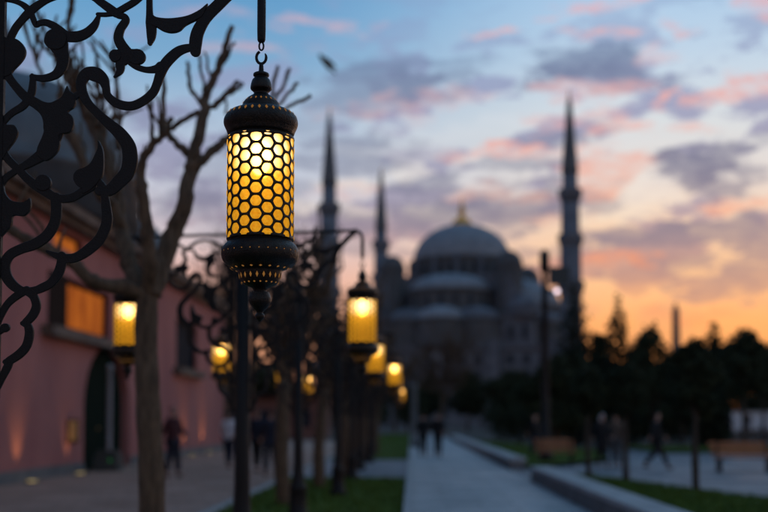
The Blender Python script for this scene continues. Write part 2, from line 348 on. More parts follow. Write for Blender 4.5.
# ------------------------------------------------------------------ lantern
S = 4.0 / F                                   # metres per photo pixel at the lantern
def prof(L, yb=322): return [(max(r, .001) * S, (yb - y) * S) for y, r in L]
def smooth_prof(L, k=4):
    out = []
    for i in range(len(L) - 1):
        p0 = L[max(i - 1, 0)]; p1 = L[i]; p2 = L[i + 1]; p3 = L[min(i + 2, len(L) - 1)]
        for j in range(k):
            t = j / k
            out.append(tuple(.5 * (2 * p1[d] + (p2[d] - p0[d]) * t + (2 * p0[d] - 5 * p1[d] + 4 * p2[d] - p3[d]) * t * t + (3 * p1[d] - p0[d] - 3 * p2[d] + p3[d]) * t ** 3) for d in (0, 1)))
    return out + [L[-1]]
GR = 33.0; GT, GB = 136.5, 237.5; BULBY = 152
def glass_material():
    m = bpy.data.materials.new('amber lantern glass'); m.use_nodes = True; t = m.node_tree; t.nodes.clear(); q = G(t)
    tcx = q.n('ShaderNodeTexCoord'); ob = tcx.outputs['Object']
    d = q.vm('LENGTH', q.vm('SUBTRACT', ob, (0, 0, (322 - BULBY) * S)).outputs[0]).outputs['Value']
    inv = q.m('DIVIDE', (GR * S) ** 2, q.m('MULTIPLY', d, d))            # light of the bulb thins out with distance
    nz = q.noise(ob, 90, 4, .65)
    base = q.mix(q.ss(nz, .3, .72), (1.0, .50, .03, 1), (.85, .31, .010, 1))
    lw = q.n('ShaderNodeLayerWeight'); lw.inputs[0].default_value = .5; fw = q.m('POWER', q.m('SUBTRACT', 1.0, lw.outputs['Facing']), 2.2)   # frosted glass throws the bulb's light mostly straight on
    base = q.mix(q.m('MULTIPLY', q.ss(inv, .52, 1.0, 0, .9), fw), base, (1, .80, .42, 1))
    e = q.n('ShaderNodeEmission'); q.l(base, e.inputs[0]); q.l(q.m('ADD', q.m('MULTIPLY', q.m('MULTIPLY', q.m('POWER', inv, 2.2), fw), 3.0), q.m('ADD', .66, q.m('MULTIPLY', inv, .55))), e.inputs[1])
    rf = q.n('ShaderNodeBsdfRefraction'); rf.inputs['Color'].default_value = (1, .6, .16, 1); rf.inputs['Roughness'].default_value = .5; rf.inputs['IOR'].default_value = 1.12
    mx = q.n('ShaderNodeMixShader'); mx.inputs[0].default_value = .74; q.l(rf.outputs[0], mx.inputs[1]); q.l(e.outputs[0], mx.inputs[2])
    o = q.n('ShaderNodeOutputMaterial'); q.l(mx.outputs[0], o.inputs[0]); return m
M['glass'] = glass_material()
def cyl(r, ang, y): return (r * S * math.cos(ang), r * S * math.sin(ang), (322 - y) * S)
def hex_shell():
    NC = 18; cw = 2 * math.pi / NC; rh = 12.95; s_out = rh / math.sqrt(3); sx = (cw * GR) / 1.5 
    metal = MB(); gl = MB()
    nrow = int((GB - GT) / rh) + 3; K = 3
    for c in range(NC):
        a0 = c * cw - math.pi / 2
        for r in range(-1, nrow):
            yc = GT + 4 + r * rh + (rh / 2 if c % 2 else 0)
            if yc < GT - rh * .5 or yc > GB + rh * .5: continue
            out = []; inn = []
            for k in range(6):
                for j in range(K):
                    a = math.pi / 3 * k; b = math.pi / 3 * (k + 1); t = j / K
                    x = (math.cos(a) * (1 - t) + math.cos(b) * t); y = (math.sin(a) * (1 - t) + math.sin(b) * t)
                    out.append((x * sx / GR, y * s_out))
                    rr = math.hypot(x, y); rnd_ = .815 * (1 - .07 * max(0, rr - .88) / .12)
                    inn.append((x * sx / GR * rnd_, y * s_out * rnd_))
            n = len(out); cl = lambda y: min(max(y, GT - 2), GB + 2)
            vs = [cyl(GR + .7, a0 + dx_, cl(yc + dy_)) for dx_, dy_ in out] + [cyl(GR + .7, a0 + dx_, cl(yc + dy_)) for dx_, dy_ in inn] \
                + [cyl(GR - .6, a0 + dx_, cl(yc + dy_)) for dx_, dy_ in inn]
            fs = []
            for k in range(n):
                k2 = (k + 1) % n; fs.append((k, k2, n + k2, n + k)); fs.append((n + k, n + k2, 2 * n + k2, 2 * n + k))
            metal.add(vs, fs)
            vs = []; fs = []
            for q_, dr in ((1.12, -.4), (.85, .35), (.55, .9), (.25, 1.2)):
                vs += [cyl(GR + dr, a0 + dx_ * q_, min(max(yc + dy_ * q_, GT - 1), GB + 1)) for dx_, dy_ in inn]
            for ring in range(3):
                for k in range(n):
                    k2 = (k + 1) % n; fs.append((ring * n + k, ring * n + k2, (ring + 1) * n + k2, (ring + 1) * n + k))
            fs.append(tuple(3 * n + k for k in range(n)))
            gl.add(vs, fs)
    return metal, gl
def make_lantern(label):
    root = thing('hanging_lantern', label, 'lantern', group='pierced metal lanterns hanging from the lamp posts')
    cap = MB().lathe(prof(smooth_prof([(62, 2.4), (66, 3), (68, 7.5), (70.5, 8), (72, 6.5), (75, 9), (80, 10.5), (84, 10.8), (86, 9), (88, 7.4), (90, 8), (92, 11), (95, 15), (99, 18), (103, 19.5), (104.5, 21), (106, 25), (108.5, 31), (112, 35), (117, 37.4), (122, 37.2), (127, 35), (131, 33.5), (133, 31.5), (134.5, 33.8), (137.5, 33.8), (138, 31)])), 48)
    met, gl = hex_shell()
    build(met, 'pierced_sleeve', M['hexmetal'], root, True)
    build(gl, 'amber_glass', M['glass'], root, True)
    bulb = MB().lathe(prof([(136, .6), (138, 6), (141, 9), (145, 12), (151, 13.5), (158, 13), (165, 10.5), (170, 6), (172, .3)]), 16)
    build(bulb, 'bulb', M['bulb'], root, True)
    low = MB().lathe(prof(smooth_prof([(236, 31), (236.8, 33.6), (239, 33.8), (240.5, 32), (243, 34.5), (248, 38.2), (254, 39.2), (260, 37.5), (265, 33), (268, 27), (270, 22.5), (274, 21.5), (280, 19.5), (284, 16.5), (286, 12), (288, 8), (291, 6.5), (292.5, 9)])), 48)
    fin = MB().lathe(prof(smooth_prof([(292, 9.4), (294, 10), (298, 11.3), (302, 11), (307, 8), (311, 4.2), (313, 3.2), (315, 4.8), (318, 4.4), (322, .4)])), 24)
    build(fin, 'finial', M['bronze'], root, True)
    cnt = {}
    def diamond(r, y, a, w_, h_, dr=.35, tilt=0):
        ins = cap if y < 200 else low; cnt[id(ins)] = cnt.get(id(ins), 0) + 1
        vs = [cyl(r + dr, a - w_ / r, y), cyl(r + dr - tilt, a, y + h_), cyl(r + dr, a + w_ / r, y), cyl(r + dr + tilt, a, y - h_)]
        ins.add(vs, [(0, 1, 2, 3)])
    for k in range(32): diamond(35.2, 112.0, 2 * math.pi * (k + .5) / 32, 1.5, 2.4, .5, -1.4)
    for k in range(22): diamond(17.4, 97.5, 2 * math.pi * k / 22, 1.0, 1.7, .9, -1.5)
    for k in range(28): diamond(38.3, 252.2, 2 * math.pi * (k + .5) / 28, .75, .75, 1.0, .1)
    for k in range(20): diamond(28.5, 268.6, 2 * math.pi * (k + .5) / 20, 1.6, .8, .9, 1.4)
    for k in range(20): diamond(20.6, 276, 2 * math.pi * k / 20, 1.3, 3.0, .7, .5)
    for k in range(20): diamond(18.2, 283, 2 * math.pi * (k + .5) / 20, 1.2, .8, 1.0, .8)
    for nm_, b_ in (('top_cap', cap), ('bottom_bowl', low)):     # the small lit piercings are part of the shell's own mesh
        o_ = build(b_, nm_, M['bronze'], root, True); o_.data.materials.append(M['inset']); q_ = len(o_.data.polygons)
        for f_ in range(q_ - cnt[id(b_)], q_): o_.data.polygons[f_].material_index = 1; o_.data.polygons[f_].use_smooth = False
    hk = MB(); pts = []
    for k in range(15):
        a = R(-250 + 290 * k / 14) ; pts.append((5.0 * S * math.cos(a), 0, (322 - 51.5) * S + 6.4 * S * math.sin(a)))
    hk.tube(pts, [1.5 * S] * 13 + [1.2 * S, .6 * S], 8); hk.tube([(0, 0, (322 - 65) * S), (0, 0, (322 - 57) * S)], [2.6 * S, 2.0 * S], 10)
    build(hk, 'hook', M['iron'], root, True)
    return root
# ------------------------------------------------------------------ lamp post with scrollwork
POLE1 = Vector((-1.67, 4.0, 0)); REACH = 1.10
def loc_(px, py):
    p = P(px, py, 4.0); return (p.x - POLE1.x, p.z)
STROKES = [
 [(10,46,9),(11.4,39,8),(16,29,8),(22.5,20.5,8),(31,11.5,9),(40,4.5,8),(52,-2,7),(73,-7,6),(92,-4,7),(101.5,2,8),(110,8,9),(117,13,9)],
 [(5,-1,5),(14,.5,5),(22,3.5,5.5),(28,8,7),(32,13,6.5),(34,18,6),(37,24.5,6),(41,23,6),(47,22.5,7),(55,26,8),(60,31,11),(67,36,11),(78,36.5,11),(87.5,33,10),(95,26,8.5),(99,18,5),(100,14.5,3.5)],
 [(99,14.4,4.2),(106,14.6,4.5),(112,14,4.6),(118,13,6)],
 [(57,33,12),(60,45,19),(62.5,52,15),(64,58,13),(62.5,67,11.5),(56,75,9),(44,78.3,7),(33,76.5,5)],
 [(33.5,76,5),(34,82,7),(33,91,8),(30,98,8),(24,106,8),(13,113,7),(5,121,7),(-2,130,7)],
 [(4,64,16),(10,77,9),(20,90,9),(28,98,10),(38,104,11),(48,112,14),(55,125,22),(53,140,17),(46,152,14),(34,161,10),(20,169,7),(8,177,7),(2,184,8)],
 [(4,150,8),(9,159,8),(20,170,8),(31,181,9),(44,190,10),(58,198,8.5),(72,198,8.5),(84,191.5,9),(92,186,11)],
 [(57,198,11),(57.5,210,11),(56,222,11),(48.5,235,11),(36,244,11),(22,249,10),(11,255,10),(6,265,11),(8,277,11),(15.5,286.5,10),(25,291,8),(36,290.5,8),(44,287.5,9),(52,283,9),(59,274,10),(62.5,264,10),(63,256,9)],
 [(98,180,8),(104,188,8),(106,197,8),(107,205,9.5),(108,222,11),(101.5,238,11),(90.5,249,11),(78,257,9.5),(67,258.5,9),(56,255,6),(48.5,251.5,3)],
 [(100,191,9),(111,190,12),(120,182,14),(128,173,15),(131,162,15.5),(130.5,150,15),(127.5,142,14),(120,132.5,13),(111,124.5,11),(100,114.5,9),(89,103,9),(83.5,92,10),(82.5,82,11),(88,74,13),(97,74.5,15),(104,79.5,12),(106.8,87,8.5),(108.5,95,8),(115.5,102,9),(125,105.5,9),(134.5,105.5,9),(145,100.5,9),(154,92.5,9),(158,84,9),(161,75,10),(165,66,11),(171,58.5,11),(180,51,10),(190,47.8,8),(198,48,7)],
 [(72,99,9),(78,95.5,6.5),(84,92,7)],
 [(196.5,51.4,11),(196.5,44,13),(198.5,33,13),(204,22,12),(210,14,12),(218,6,12),(227,-3,12),(237,-12,11),(246,-22,9)],
 [(113,12.5,7),(118,12,7),(127,7,7),(136,1.5,7),(143,-5,7),(150,-14,7)],
 [(114,12,6),(119.5,15.5,6),(125,16.5,6.5),(126.8,20.5,8),(121.5,29,9),(119.5,37.5,10),(122.5,45,11),(128,52,11)],
 [(127,55,9),(124,60,12),(121.5,64,10),(121,71,7.5),(115.5,77,2)],
 [(128,58,7),(131,62,6.5),(138,67,6),(147.5,69.8,6),(157,69,8),(161.5,66,9)],
 [(116,55.5,11.5),(122,55,12)], [(126,55,13),(138,57,16)],
 [(150.5,-30,6),(150.5,0,6.2),(150.7,14,7),(151.4,22,9.5),(152.5,29,10.5),(152.3,37,9),(151,43,5)],
 [(28,290,8),(19,295,8),(9,303.5,7),(2,315,7),(-2,324,7)],
 [(30,292,9),(35,297,8.5),(37.5,306,9),(34,315,9),(27,322.5,8)],
 [(24,323.5,5),(29,326,8),(30.5,334,9),(27.5,346,9),(20,354.5,9),(10,361,8),(7,362,6)],
 [(13,358,5),(9,366,8),(3,378,7),(-4,391,7),(-14,402,7)],
 [(0,332,6),(4,329.5,6)], [(6,328,9),(7,327.6,8.5)],
 [(-33,200,9),(-14,206,8),(2,190,7)], [(-33,320,8),(-16,322,8),(0,330,7)], [(-33,96,8),(-16,90,8),(2,66,10)],
]
POLYS = [
 [(-2,36),(8,38),(17,39),(23,43),(27,50),(26,57),(21,64),(15,70),(10,76),(-2,74)],
 [(48,33),(54,29.5),(62,31),(68,36),(66,46),(58,50),(50,48),(45.5,42)],
 [(37.5,100),(47,102.3),(53,102.5),(62,98),(65,93.5),(68.6,86),(71,91),(74.5,93.5),(77.2,101),(75,107.5),(69.5,112),(74,117),(75,125),(71,132.5),(61,135),(61.3,144),(58,153),(47,161),(38,152),(45,133),(44.5,120),(40.6,110.6)],
 [(-2,124),(9,125),(16,125.5),(19.5,132),(16,141),(10,149),(5,158),(-2,160)],
 [(-2,176),(4,178),(6,191),(9,197),(14,201),(23,202.5),(29,200),(31.5,198.5),(32.5,206),(30,212),(25,216),(17,215.5),(14,217),(13,224),(9,230),(-2,235)],
 [(99.6,140.5),(104,149),(105.3,160),(104.3,174),(99,183),(92,190),(84,194),(84,189),(79,186.5),(75.2,181),(75,175),(79,170),(86,167.5),(92,163),(97,153),(99,148)],
 [(152,11),(156,16.5),(166,18.5),(178,18),(190,15.5),(201,10),(209,4),(204,16),(198,20),(187,25.5),(181,31),(173,33),(165,31.5),(158,27.5),(152,24)],
]
def circ(cx, cyy, rx, ry=None): return [(cx + rx * math.cos(2 * math.pi * k / 14), cyy + (ry or rx) * math.sin(2 * math.pi * k / 14)) for k in range(14)]
POLYS += [circ(44.5, 183, 8.2), circ(138, 57, 8.8, 7.8), circ(116.5, 56, 6.2)]
def cr(L, k, closed=False):
    out = []; n = len(L); rng = n if closed else n - 1
    for i in range(rng):
        g_ = (lambda j: L[j % n]) if closed else (lambda j: L[min(max(j, 0), n - 1)])
        p0, p1, p2, p3 = g_(i - 1), g_(i), g_(i + 1), g_(i + 2)
        for j in range(k):
            t = j / k
            out.append([.5 * (2 * a1 + (a2 - a0) * t + (2 * a0 - 5 * a1 + 4 * a2 - a3) * t * t + (3 * a1 - a0 - 3 * a2 + a3) * t ** 3) for a0, a1, a2, a3 in zip(p0, p1, p2, p3)])
    if not closed: out.append(list(L[-1]))
    return out
def bracket_mesh(sign):
    mb = MB(); lay = 0
    for st in STROKES:
        pts = cr(st, 6); lay += 1; t = .0055 + lay * .00011; vs = []; n = len(pts)
        q = [(*loc_(x, y), max(w_, 1) * S / 2) for x, y, w_ in pts]
        # rounded ends
        def cap(a, b, w_):
            d = Vector((a[0] - b[0], a[1] - b[1])).normalized(); return [(a[0] + d.x * w_ * k, a[1] + d.y * w_ * k, w_ * math.sqrt(max(1 - k * k, .01))) for k in (.35, .7, .95)]
        q = cap(q[0], q[1], q[0][2])[::-1] + q + cap(q[-1], q[-2], q[-1][2])
        n = len(q)
        for i in range(n):
            a = q[max(i - 1, 0)]; b = q[min(i + 1, n - 1)]; d = Vector((b[0] - a[0], b[1] - a[1])).normalized(); nx, nz_ = -d.y, d.x
            x, z, w_ = q[i]; wi = max(w_ - .0013, w_ * .6)
            for k, yy in ((wi, -t), (w_, -t * .62), (w_, t * .62), (wi, t), (-wi, t), (-w_, t * .62), (-w_, -t * .62), (-wi, -t)):
                vs.append((sign * (x + nx * k), yy, z + nz_ * k))
        fs = []
        for i in range(n - 1):
            for k in range(8):
                k2 = (k + 1) % 8; fs.append((i * 8 + k, i * 8 + k2, (i + 1) * 8 + k2, (i + 1) * 8 + k))
        fs.append(tuple(range(8))[::-1]); fs.append(tuple((n - 1) * 8 + k for k in range(8)))
        mb.add(vs, fs)
    for pl in POLYS:
        lay += 1; t = .0055 + lay * .00011; pts = [loc_(*p) for p in cr(pl, 4, True)]; n = len(pts)
        cxm = sum(p[0] for p in pts) / n; czm = sum(p[1] for p in pts) / n
        def shrink(i):
            a = pts[i - 1]; b = pts[(i + 1) % n]; d = Vector((b[0] - a[0], b[1] - a[1])).normalized(); nn = (-d.y, d.x)
            # inward side: test winding
            return (pts[i][0] + nn[0] * wd * .0011, pts[i][1] + nn[1] * wd * .0011)
        area = sum(pts[i - 1][0] * pts[i][1] - pts[i][0] * pts[i - 1][1] for i in range(n)); wd = 1 if area > 0 else -1
        ins = [shrink(i) for i in range(n)]
        vs = []
        for src, yy in ((ins, -t), (pts, -t * .62), (pts, t * .62), (ins, t)): vs += [(sign * x, yy, z) for x, z in src]
        fs = [tuple(range(n)), tuple(3 * n + k for k in range(n))[::-1]]
        for r_ in range(3):
            for k in range(n): k2 = (k + 1) % n; fs.append((r_ * n + k, r_ * n + k2, (r_ + 1) * n + k2, (r_ + 1) * n + k))
        mb.add(vs, fs)
    # upright flat bar that carries the scrolls
    xr, zt = loc_(7, 0); zb = loc_(0, 398)[1]
    mb.add(*[(lambda m_: (m_.v, m_.f))(MB().box(min(sign * (xr - .034), sign * xr), max(sign * (xr - .034), sign * xr), -.011, .011, zb, 3.19))][0])
    me = mb.mesh('scroll_bracket', M['iron'])
    b = bmesh.new(); b.from_mesh(me); bmesh.ops.recalc_face_normals(b, faces=b.faces); b.to_mesh(me); b.free()
    return me
BR, BL = bracket_mesh(1), bracket_mesh(-1)
BARZ = 3.19; ROD_BOTTOM = P(260, 43, 4).z
def make_post(label):
    root = thing('lamp_post', label, 'lamp post', group='black scrollwork lamp posts along the lawn')
    po = MB().lathe([(.17, 0), (.17, .12), (.13, .16), (.12, .5), (.135, .53), (.12, .56), (.085, .64), (.070, .9), (.066, 3.2)], 20)
    build(po, 'pole', M['iron'], root, True)
    build(MB().lathe([(.078, 3.2), (.095, 3.22), (.085, 3.25), (.05, 3.28), (.07, 3.34), (.06, 3.41), (.02, 3.46), (.012, 3.54), (.001, 3.58)], 20), 'finial', M['iron'], root, True)
    for sgn, me in ((1, BR), (-1, BL)):
        link('scroll_bracket', me, root)
        pts = [(sgn * .05, 0, BARZ), (sgn * (REACH - .07), 0, BARZ)]
        for k in range(1, 7):
            a = R(90 - 15 * k); pts.append((sgn * (REACH - .07 + .07 * math.cos(a)), 0, BARZ - .07 + .07 * math.sin(a)))
        arm = MB().tube(pts, .014, 10)
        zb = ROD_BOTTOM
        arm.tube([(sgn * REACH, 0, BARZ - .069), (sgn * REACH, 0, BARZ - .085), (sgn * REACH, 0, zb + .05), (sgn * REACH, 0, zb + .012), (sgn * REACH, 0, zb + .004)], [.014, .0165, .0165, .0155, .012], 12)
        ring = [(sgn * REACH + .0085 * math.cos(2 * math.pi * k / 14), 0, zb - .012 + .016 * math.sin(2 * math.pi * k / 14)) for k in range(15)]
        arm.tube(ring, .0036, 8)
        build(arm, 'arm', M['iron'], root, True)
    return root
post0 = make_post('nearest black scrollwork lamp post, cut by the left edge of the photo')
post0.location = POLE1
LAN_Z = P(260, 322, 4).z
lan0 = make_lantern('large sharp amber lantern hanging in the foreground')
lan0.location = (P(260.5, 200, 4).x, 4.0, LAN_Z)
post0.location.x = lan0.location.x - REACH
ordn = ['second', 'third', 'fourth', 'fifth', 'sixth', 'seventh', 'eighth']
post_xy = [(-1.53, 9.6), (-1.62, 15.2), (-1.44, 20.8), (-1.48, 26.4), (-1.55, 32.0), (-1.49, 37.6), (-1.60, 43.4)]
turn = [R(-8), R(3), R(-2), R(4), R(-3), R(2), R(0)]
for i, (x, y) in enumerate(post_xy):
    cx_, sy_ = REACH * math.cos(turn[i]), REACH * math.sin(turn[i])
    dup(post0, (x, y, 0), turn[i], label=f'{ordn[i]} scrollwork lamp post counting from the camera, standing in the lawn strip')
    dup(lan0, (x + cx_, y + sy_, LAN_Z), .7 * i, label=f'blurred glowing lantern on the path side of the {ordn[i]} lamp post')
    dup(lan0, (x - cx_, y - sy_, LAN_Z), .4 * i, label=f'blurred glowing lantern on the pink building side of the {ordn[i]} lamp post')

# ------------------------------------------------------------------ pollarded trees
def limb(mb, pts, r0, r1, n=8, k=4, jit=.0, rnd=random):
    big = r0 > .095
    q = cr([tuple(p) for p in pts], k); m_ = len(q)
    q = [[c + rnd.uniform(-jit, jit) for c in p] if 0 < i < m_ - 1 else p for i, p in enumerate(q)]
    rad = [(r0 + (r1 - r0) * (i / (m_ - 1)) ** .8) * (1 + rnd.uniform(-.13, .2) * (.25 if big else 1)) for i in range(m_)]
    mb.tube(q, rad, n)
    return q, rad
def sprouts(mb, q, rad, rnd, cnt, lo=.35, ln=(.35, .9), up=.8, thin=.011):
    for _ in range(cnt):
        i = rnd.randrange(int(len(q) * lo), len(q)); p = Vector(q[i])
        d = Vector((rnd.gauss(0, .5), rnd.gauss(0, .5), up + rnd.uniform(0, .6))).normalized(); L = rnd.uniform(*ln)
        b = Vector((rnd.gauss(0, .12), rnd.gauss(0, .12), .15)) * L
        limb(mb, [p, p + d * L * .4 + b * .5, p + d * L], thin * 1.5, thin * .7, 5, 3, .006, rnd)
def pollard_tree(seed, lean=0.0):
    rnd = random.Random(seed); tr = MB(); tw = MB(); h = rnd.uniform(2.0, 2.5)
    q, r = limb(tr, [(0, 0, -.05), (rnd.gauss(0, .03), rnd.gauss(0, .03), h * .4), (lean, rnd.gauss(0, .05), h)], .14, .11, 10, 4, .006, rnd)
    top = Vector(q[-1]); nb = rnd.randint(7, 9)
    for b in range(nb):
        a = 2 * math.pi * b / nb + rnd.uniform(-.4, .4); sp_ = rnd.uniform(.35, 1.15); ln = rnd.uniform(1.1, 2.15)
        p1 = top + Vector((math.cos(a) * sp_ * .4, math.sin(a) * sp_ * .4, ln * .35)); p2 = top + Vector((math.cos(a) * sp_ * .8 + rnd.gauss(0, .1), math.sin(a) * sp_ * .8 + rnd.gauss(0, .1), ln * .7)); p3 = p2 + Vector((math.cos(a) * .2 + rnd.gauss(0, .15), math.sin(a) * .2 + rnd.gauss(0, .15), ln * .4))
        q2, r2 = limb(tr, [top - Vector((0, 0, .1)), p1, p2, p3], .075, .038, 8, 4, .016, rnd)
        for s_ in range(rnd.randint(4, 6)):
            i = rnd.randrange(len(q2) // 3, len(q2)); p = Vector(q2[i]); a2 = a + rnd.uniform(-1.6, 1.6)
            e = p + Vector((math.cos(a2) * rnd.uniform(.2, .5), math.sin(a2) * rnd.uniform(.2, .5), rnd.uniform(.2, .6)))
            q3, r3 = limb(tw, [p, (p + e) / 2 + Vector((rnd.gauss(0, .06), rnd.gauss(0, .06), rnd.gauss(0, .05))), e], .034, .02, 6, 3, .008, rnd)
            sprouts(tw, q3, r3, rnd, 8, .2, (.25, .7), .5, .014)
        sprouts(tw, q2, r2, rnd, 12, .2, (.3, .8), .6, .014)
    return tr, tw
# the near tree, limb by limb
def pollard_near():
    Y = 8.6; rnd = random.Random(3)
    root = thing('pollarded_tree', 'nearest pollarded bare tree with thick knobbly limbs behind the sharp lantern', 'tree', (P(151, 500, Y).x, Y, 0), group='pollarded bare trees in the lawn strip')
    o = root.location
    def L(lst, dy=0): 
        return [tuple(P(x, y, Y + d) - o) for x, y, d in lst]
    tr = MB(); tw = MB()
    base = P(153, 560, Y) - o
    limb(tr, [(base.x, 0, -.05), *L([(152, 500, 0), (150, 440, 0), (147, 380, 0), (146, 330, 0), (147, 292, 0)])], .114, .09, 14, 4, .003, rnd)
    def B(l, r0, r1, sp_=0, lo=.4, mb=None, ln=(.2, .55)):
        q, r = limb(mb or tr, L(l), r0 * 1.15, r1 * 1.55, 9, 5, .011, rnd)
        if sp_: sprouts(tw, q, r, rnd, sp_ + 3, lo, ln, thin=.012)
    B([(147, 298, 0), (128, 288, -.1), (98, 284, -.25), (76, 266, -.35), (52, 252, -.4), (24, 238, -.45), (5, 226, -.5)], .06, .022, 4)
    B([(145, 296, 0), (132, 268, .1), (122, 235, .2), (118, 200, .3), (108, 165, .35), (94, 128, .45), (80, 96, .5), (62, 66, .5)], .065, .028, 7)
    B([(122, 228, .2), (112, 205, .1), (98, 190, 0), (86, 168, 0), (78, 150, 0), (66, 120, 0), (60, 92, 0)], .04, .024, 6)
    B([(147, 294, 0), (150, 262, -.15), (146, 225, -.25), (142, 190, -.3), (141, 165, -.3), (152, 146, -.3), (162, 134, -.35), (163, 105, -.35), (164, 66, -.35)], .062, .009, 3, .4)
    B([(162, 136, -.35), (173, 127, -.4), (186, 118, -.5), (200, 112, -.55)], .022, .012, 0)
    B([(150, 296, 0), (162, 262, .1), (174, 232, .15), (184, 203, .15), (191, 172, .2), (194, 152, .2), (203, 118, .25), (207, 92, .3), (218, 70, .3), (227, 42, .3), (232, 26, .3)], .085, .013, 0)
    B([(193, 160, .2), (180, 146, .2), (166, 132, .25), (172, 118, .3)], .03, .016, 0)
    B([(204, 108, .25), (192, 92, .3), (189, 80, .3), (187, 62, .3)], .02, .009, 0)
    B([(206, 96, .25), (202, 76, .3), (200, 55, .3)], .012, .008, 0)
    B([(208, 92, .25), (210, 76, .3), (204, 52, .3)], .012, .007, 0)
    B([(218, 70, .3), (228, 56, .3), (234, 42, .3)], .013, .008, 0)
    B([(195, 168, .2), (206, 156, .2), (218, 146, .25), (232, 136, .3), (246, 128, .3), (262, 118, .3)], .04, .018, 0)
    for e in ((278, 66), (290, 68), (298, 83), (311, 95)): B([(262, 119, .3), ((262 + e[0]) / 2 + 2, (119 + e[1]) / 2 + 1, .32), (*e, .35)], .013, .010, 0)
    B([(205, 112, .25), (216, 104, .3), (228, 92, .3), (238, 82, .35)], .024, .013, 0)
    B([(222, 98, .3), (232, 92, .3), (243, 84, .35)], .012, .010, 0)
    B([(224, 96, .3), (226, 104, .3), (226, 114, .3)], .009, .007, 0)
    for x0, y0, x1, y1 in ((96, 128, 96, 60), (112, 122, 116, 66), (104, 150, 100, 92), (88, 116, 74, 70), (74, 108, 66, 60), (60, 60, 74, 0), (66, 80, 48, 40), (44, 86, 30, 46), (118, 150, 116, 80), (66, 72, 38, 42)):
        B([(x0, y0, .4), ((x0 + x1) / 2 + 2, (y0 + y1) / 2, .4), (x1, y1, .4)], .018, .009, 1, .4, tw)
    build(tr, 'trunk', M['bark'], root, True); build(tw, 'crown', M['bark'], root, True)
pollard_near()
protos = []
tspots = [(18.5, 285, 11, .0), (23.4, 320, 12, .1), (28.2, 347, 13, -.1), (33.0, 357, 14, .05), (38.5, 366, 15, 0), (47, 376, 11, 1.2), (14.0, 196, 0, 0)]
tl = ['second from the camera, pale trunk', 'third from the camera', 'fourth from the camera', 'fifth from the camera', 'sixth from the camera', 'farthest of the row']
for i, (Y, px, seed, ln) in enumerate(tspots[:6]):
    x = P(px, 470, Y).x
    if i < 4:
        tr, tw = pollard_tree(seed, ln)
        root = thing('pollarded_tree', 'blurred bare pollarded tree, ' + tl[i], 'tree', (x, Y, 0), group='pollarded bare trees in the lawn strip')
        build(tr, 'trunk', M['bark'], root, True); build(tw, 'crown', M['bark'], root, True); protos.append(root)
    else:
        dup(protos[i - 4], (x, Y, 0), 2.0 + i, 1.0, 'blurred bare pollarded tree, ' + tl[i])

# ------------------------------------------------------------------ leafy trees
def leaf_mesh(name, clumps, n, size, m, seed):
    rs = np.random.RandomState(seed); cl = np.array(clumps, float); wgt = cl[:, 3] * cl[:, 4] * cl[:, 5]; wgt /= wgt.sum()
    idx = rs.choice(len(cl), n, p=wgt); d = rs.normal(size=(n, 3)); d /= np.linalg.norm(d, axis=1)[:, None]
    rr = rs.uniform(.35, 1.0, n)[:, None] ** .6; c = cl[idx, :3] + d * rr * cl[idx, 3:6] * (1 + rs.normal(0, .1, (n, 1)))
    a = rs.normal(size=(n, 3)); a /= np.linalg.norm(a, axis=1)[:, None]; b = np.cross(a, rs.normal(size=(n, 3))); b /= np.linalg.norm(b, axis=1)[:, None]
    s_ = size * rs.uniform(.5, 1.3, n)[:, None]; a = a * s_; b = b * s_ * .55
    v = np.stack([c - a, c - b, c + a, c + b], 1).reshape(-1, 3)
    me = bpy.data.meshes.new(name); f = np.arange(n * 4).reshape(-1, 4)
    me.from_pydata(v.tolist(), [], f.tolist()); me.materials.append(m); return me
def broad_tree(seed, h=6.0, w_=2.6, leaf='leaf', trunk_h=None, n=5200, size=.16):
    rnd = random.Random(seed); th = trunk_h or h * .35; cl = []
    for k in range(16):
        a = rnd.uniform(0, 6.28); r = rnd.uniform(.15, .72) * w_; z = rnd.uniform(th * .9, h * .88)
        k2 = 1 - abs((z - (th + h) / 2) / (h - th)) * .9; rad = rnd.uniform(.26, .42) * w_
        cl.append((math.cos(a) * r * k2, math.sin(a) * r * k2, z, rad, rad, rad * .8))
    cl.append((0, 0, (h + th) / 2, w_ * .5, w_ * .5, (h - th) * .42)); cl.append((rnd.gauss(0, .1) * w_, 0, h * .88, w_ * .22, w_ * .22, h * .1))
    tr = MB(); limb(tr, [(0, 0, -.05), (rnd.gauss(0, .05), 0, th * .6), (0, 0, th), (rnd.gauss(0, .2), 0, h * .75)], .05 * w_ + .055, .02, 8, 3, .01, rnd)
    for c in cl[:9]: limb(tr, [(0, 0, th * .8), (c[0] * .5, c[1] * .5, (th + c[2]) / 2), c[:3]], .02 * w_ + .01, .012, 6, 3, .02, rnd)
    return tr, leaf_mesh('crown', cl, n, size, M[leaf], seed)
def cypress(seed, h=8.0, w_=.9):
    rnd = random.Random(seed); cl = []
    for k in range(26):
        t = k / 25; z = h * (.08 + .88 * t); r = w_ * (1.0 - t) ** .55 * (.8 + .3 * rnd.random()) + .08
        cl.append((rnd.gauss(0, .15) * r, rnd.gauss(0, .15) * r, z, r, r, h * .05 + r * .3))
    tr = MB(); limb(tr, [(0, 0, -.05), (0, 0, h * .5), (0, 0, h * .97)], .16, .02, 8, 3, .01, rnd)
    return tr, leaf_mesh('crown', cl, 4200, .15, M['leaf2'], seed)
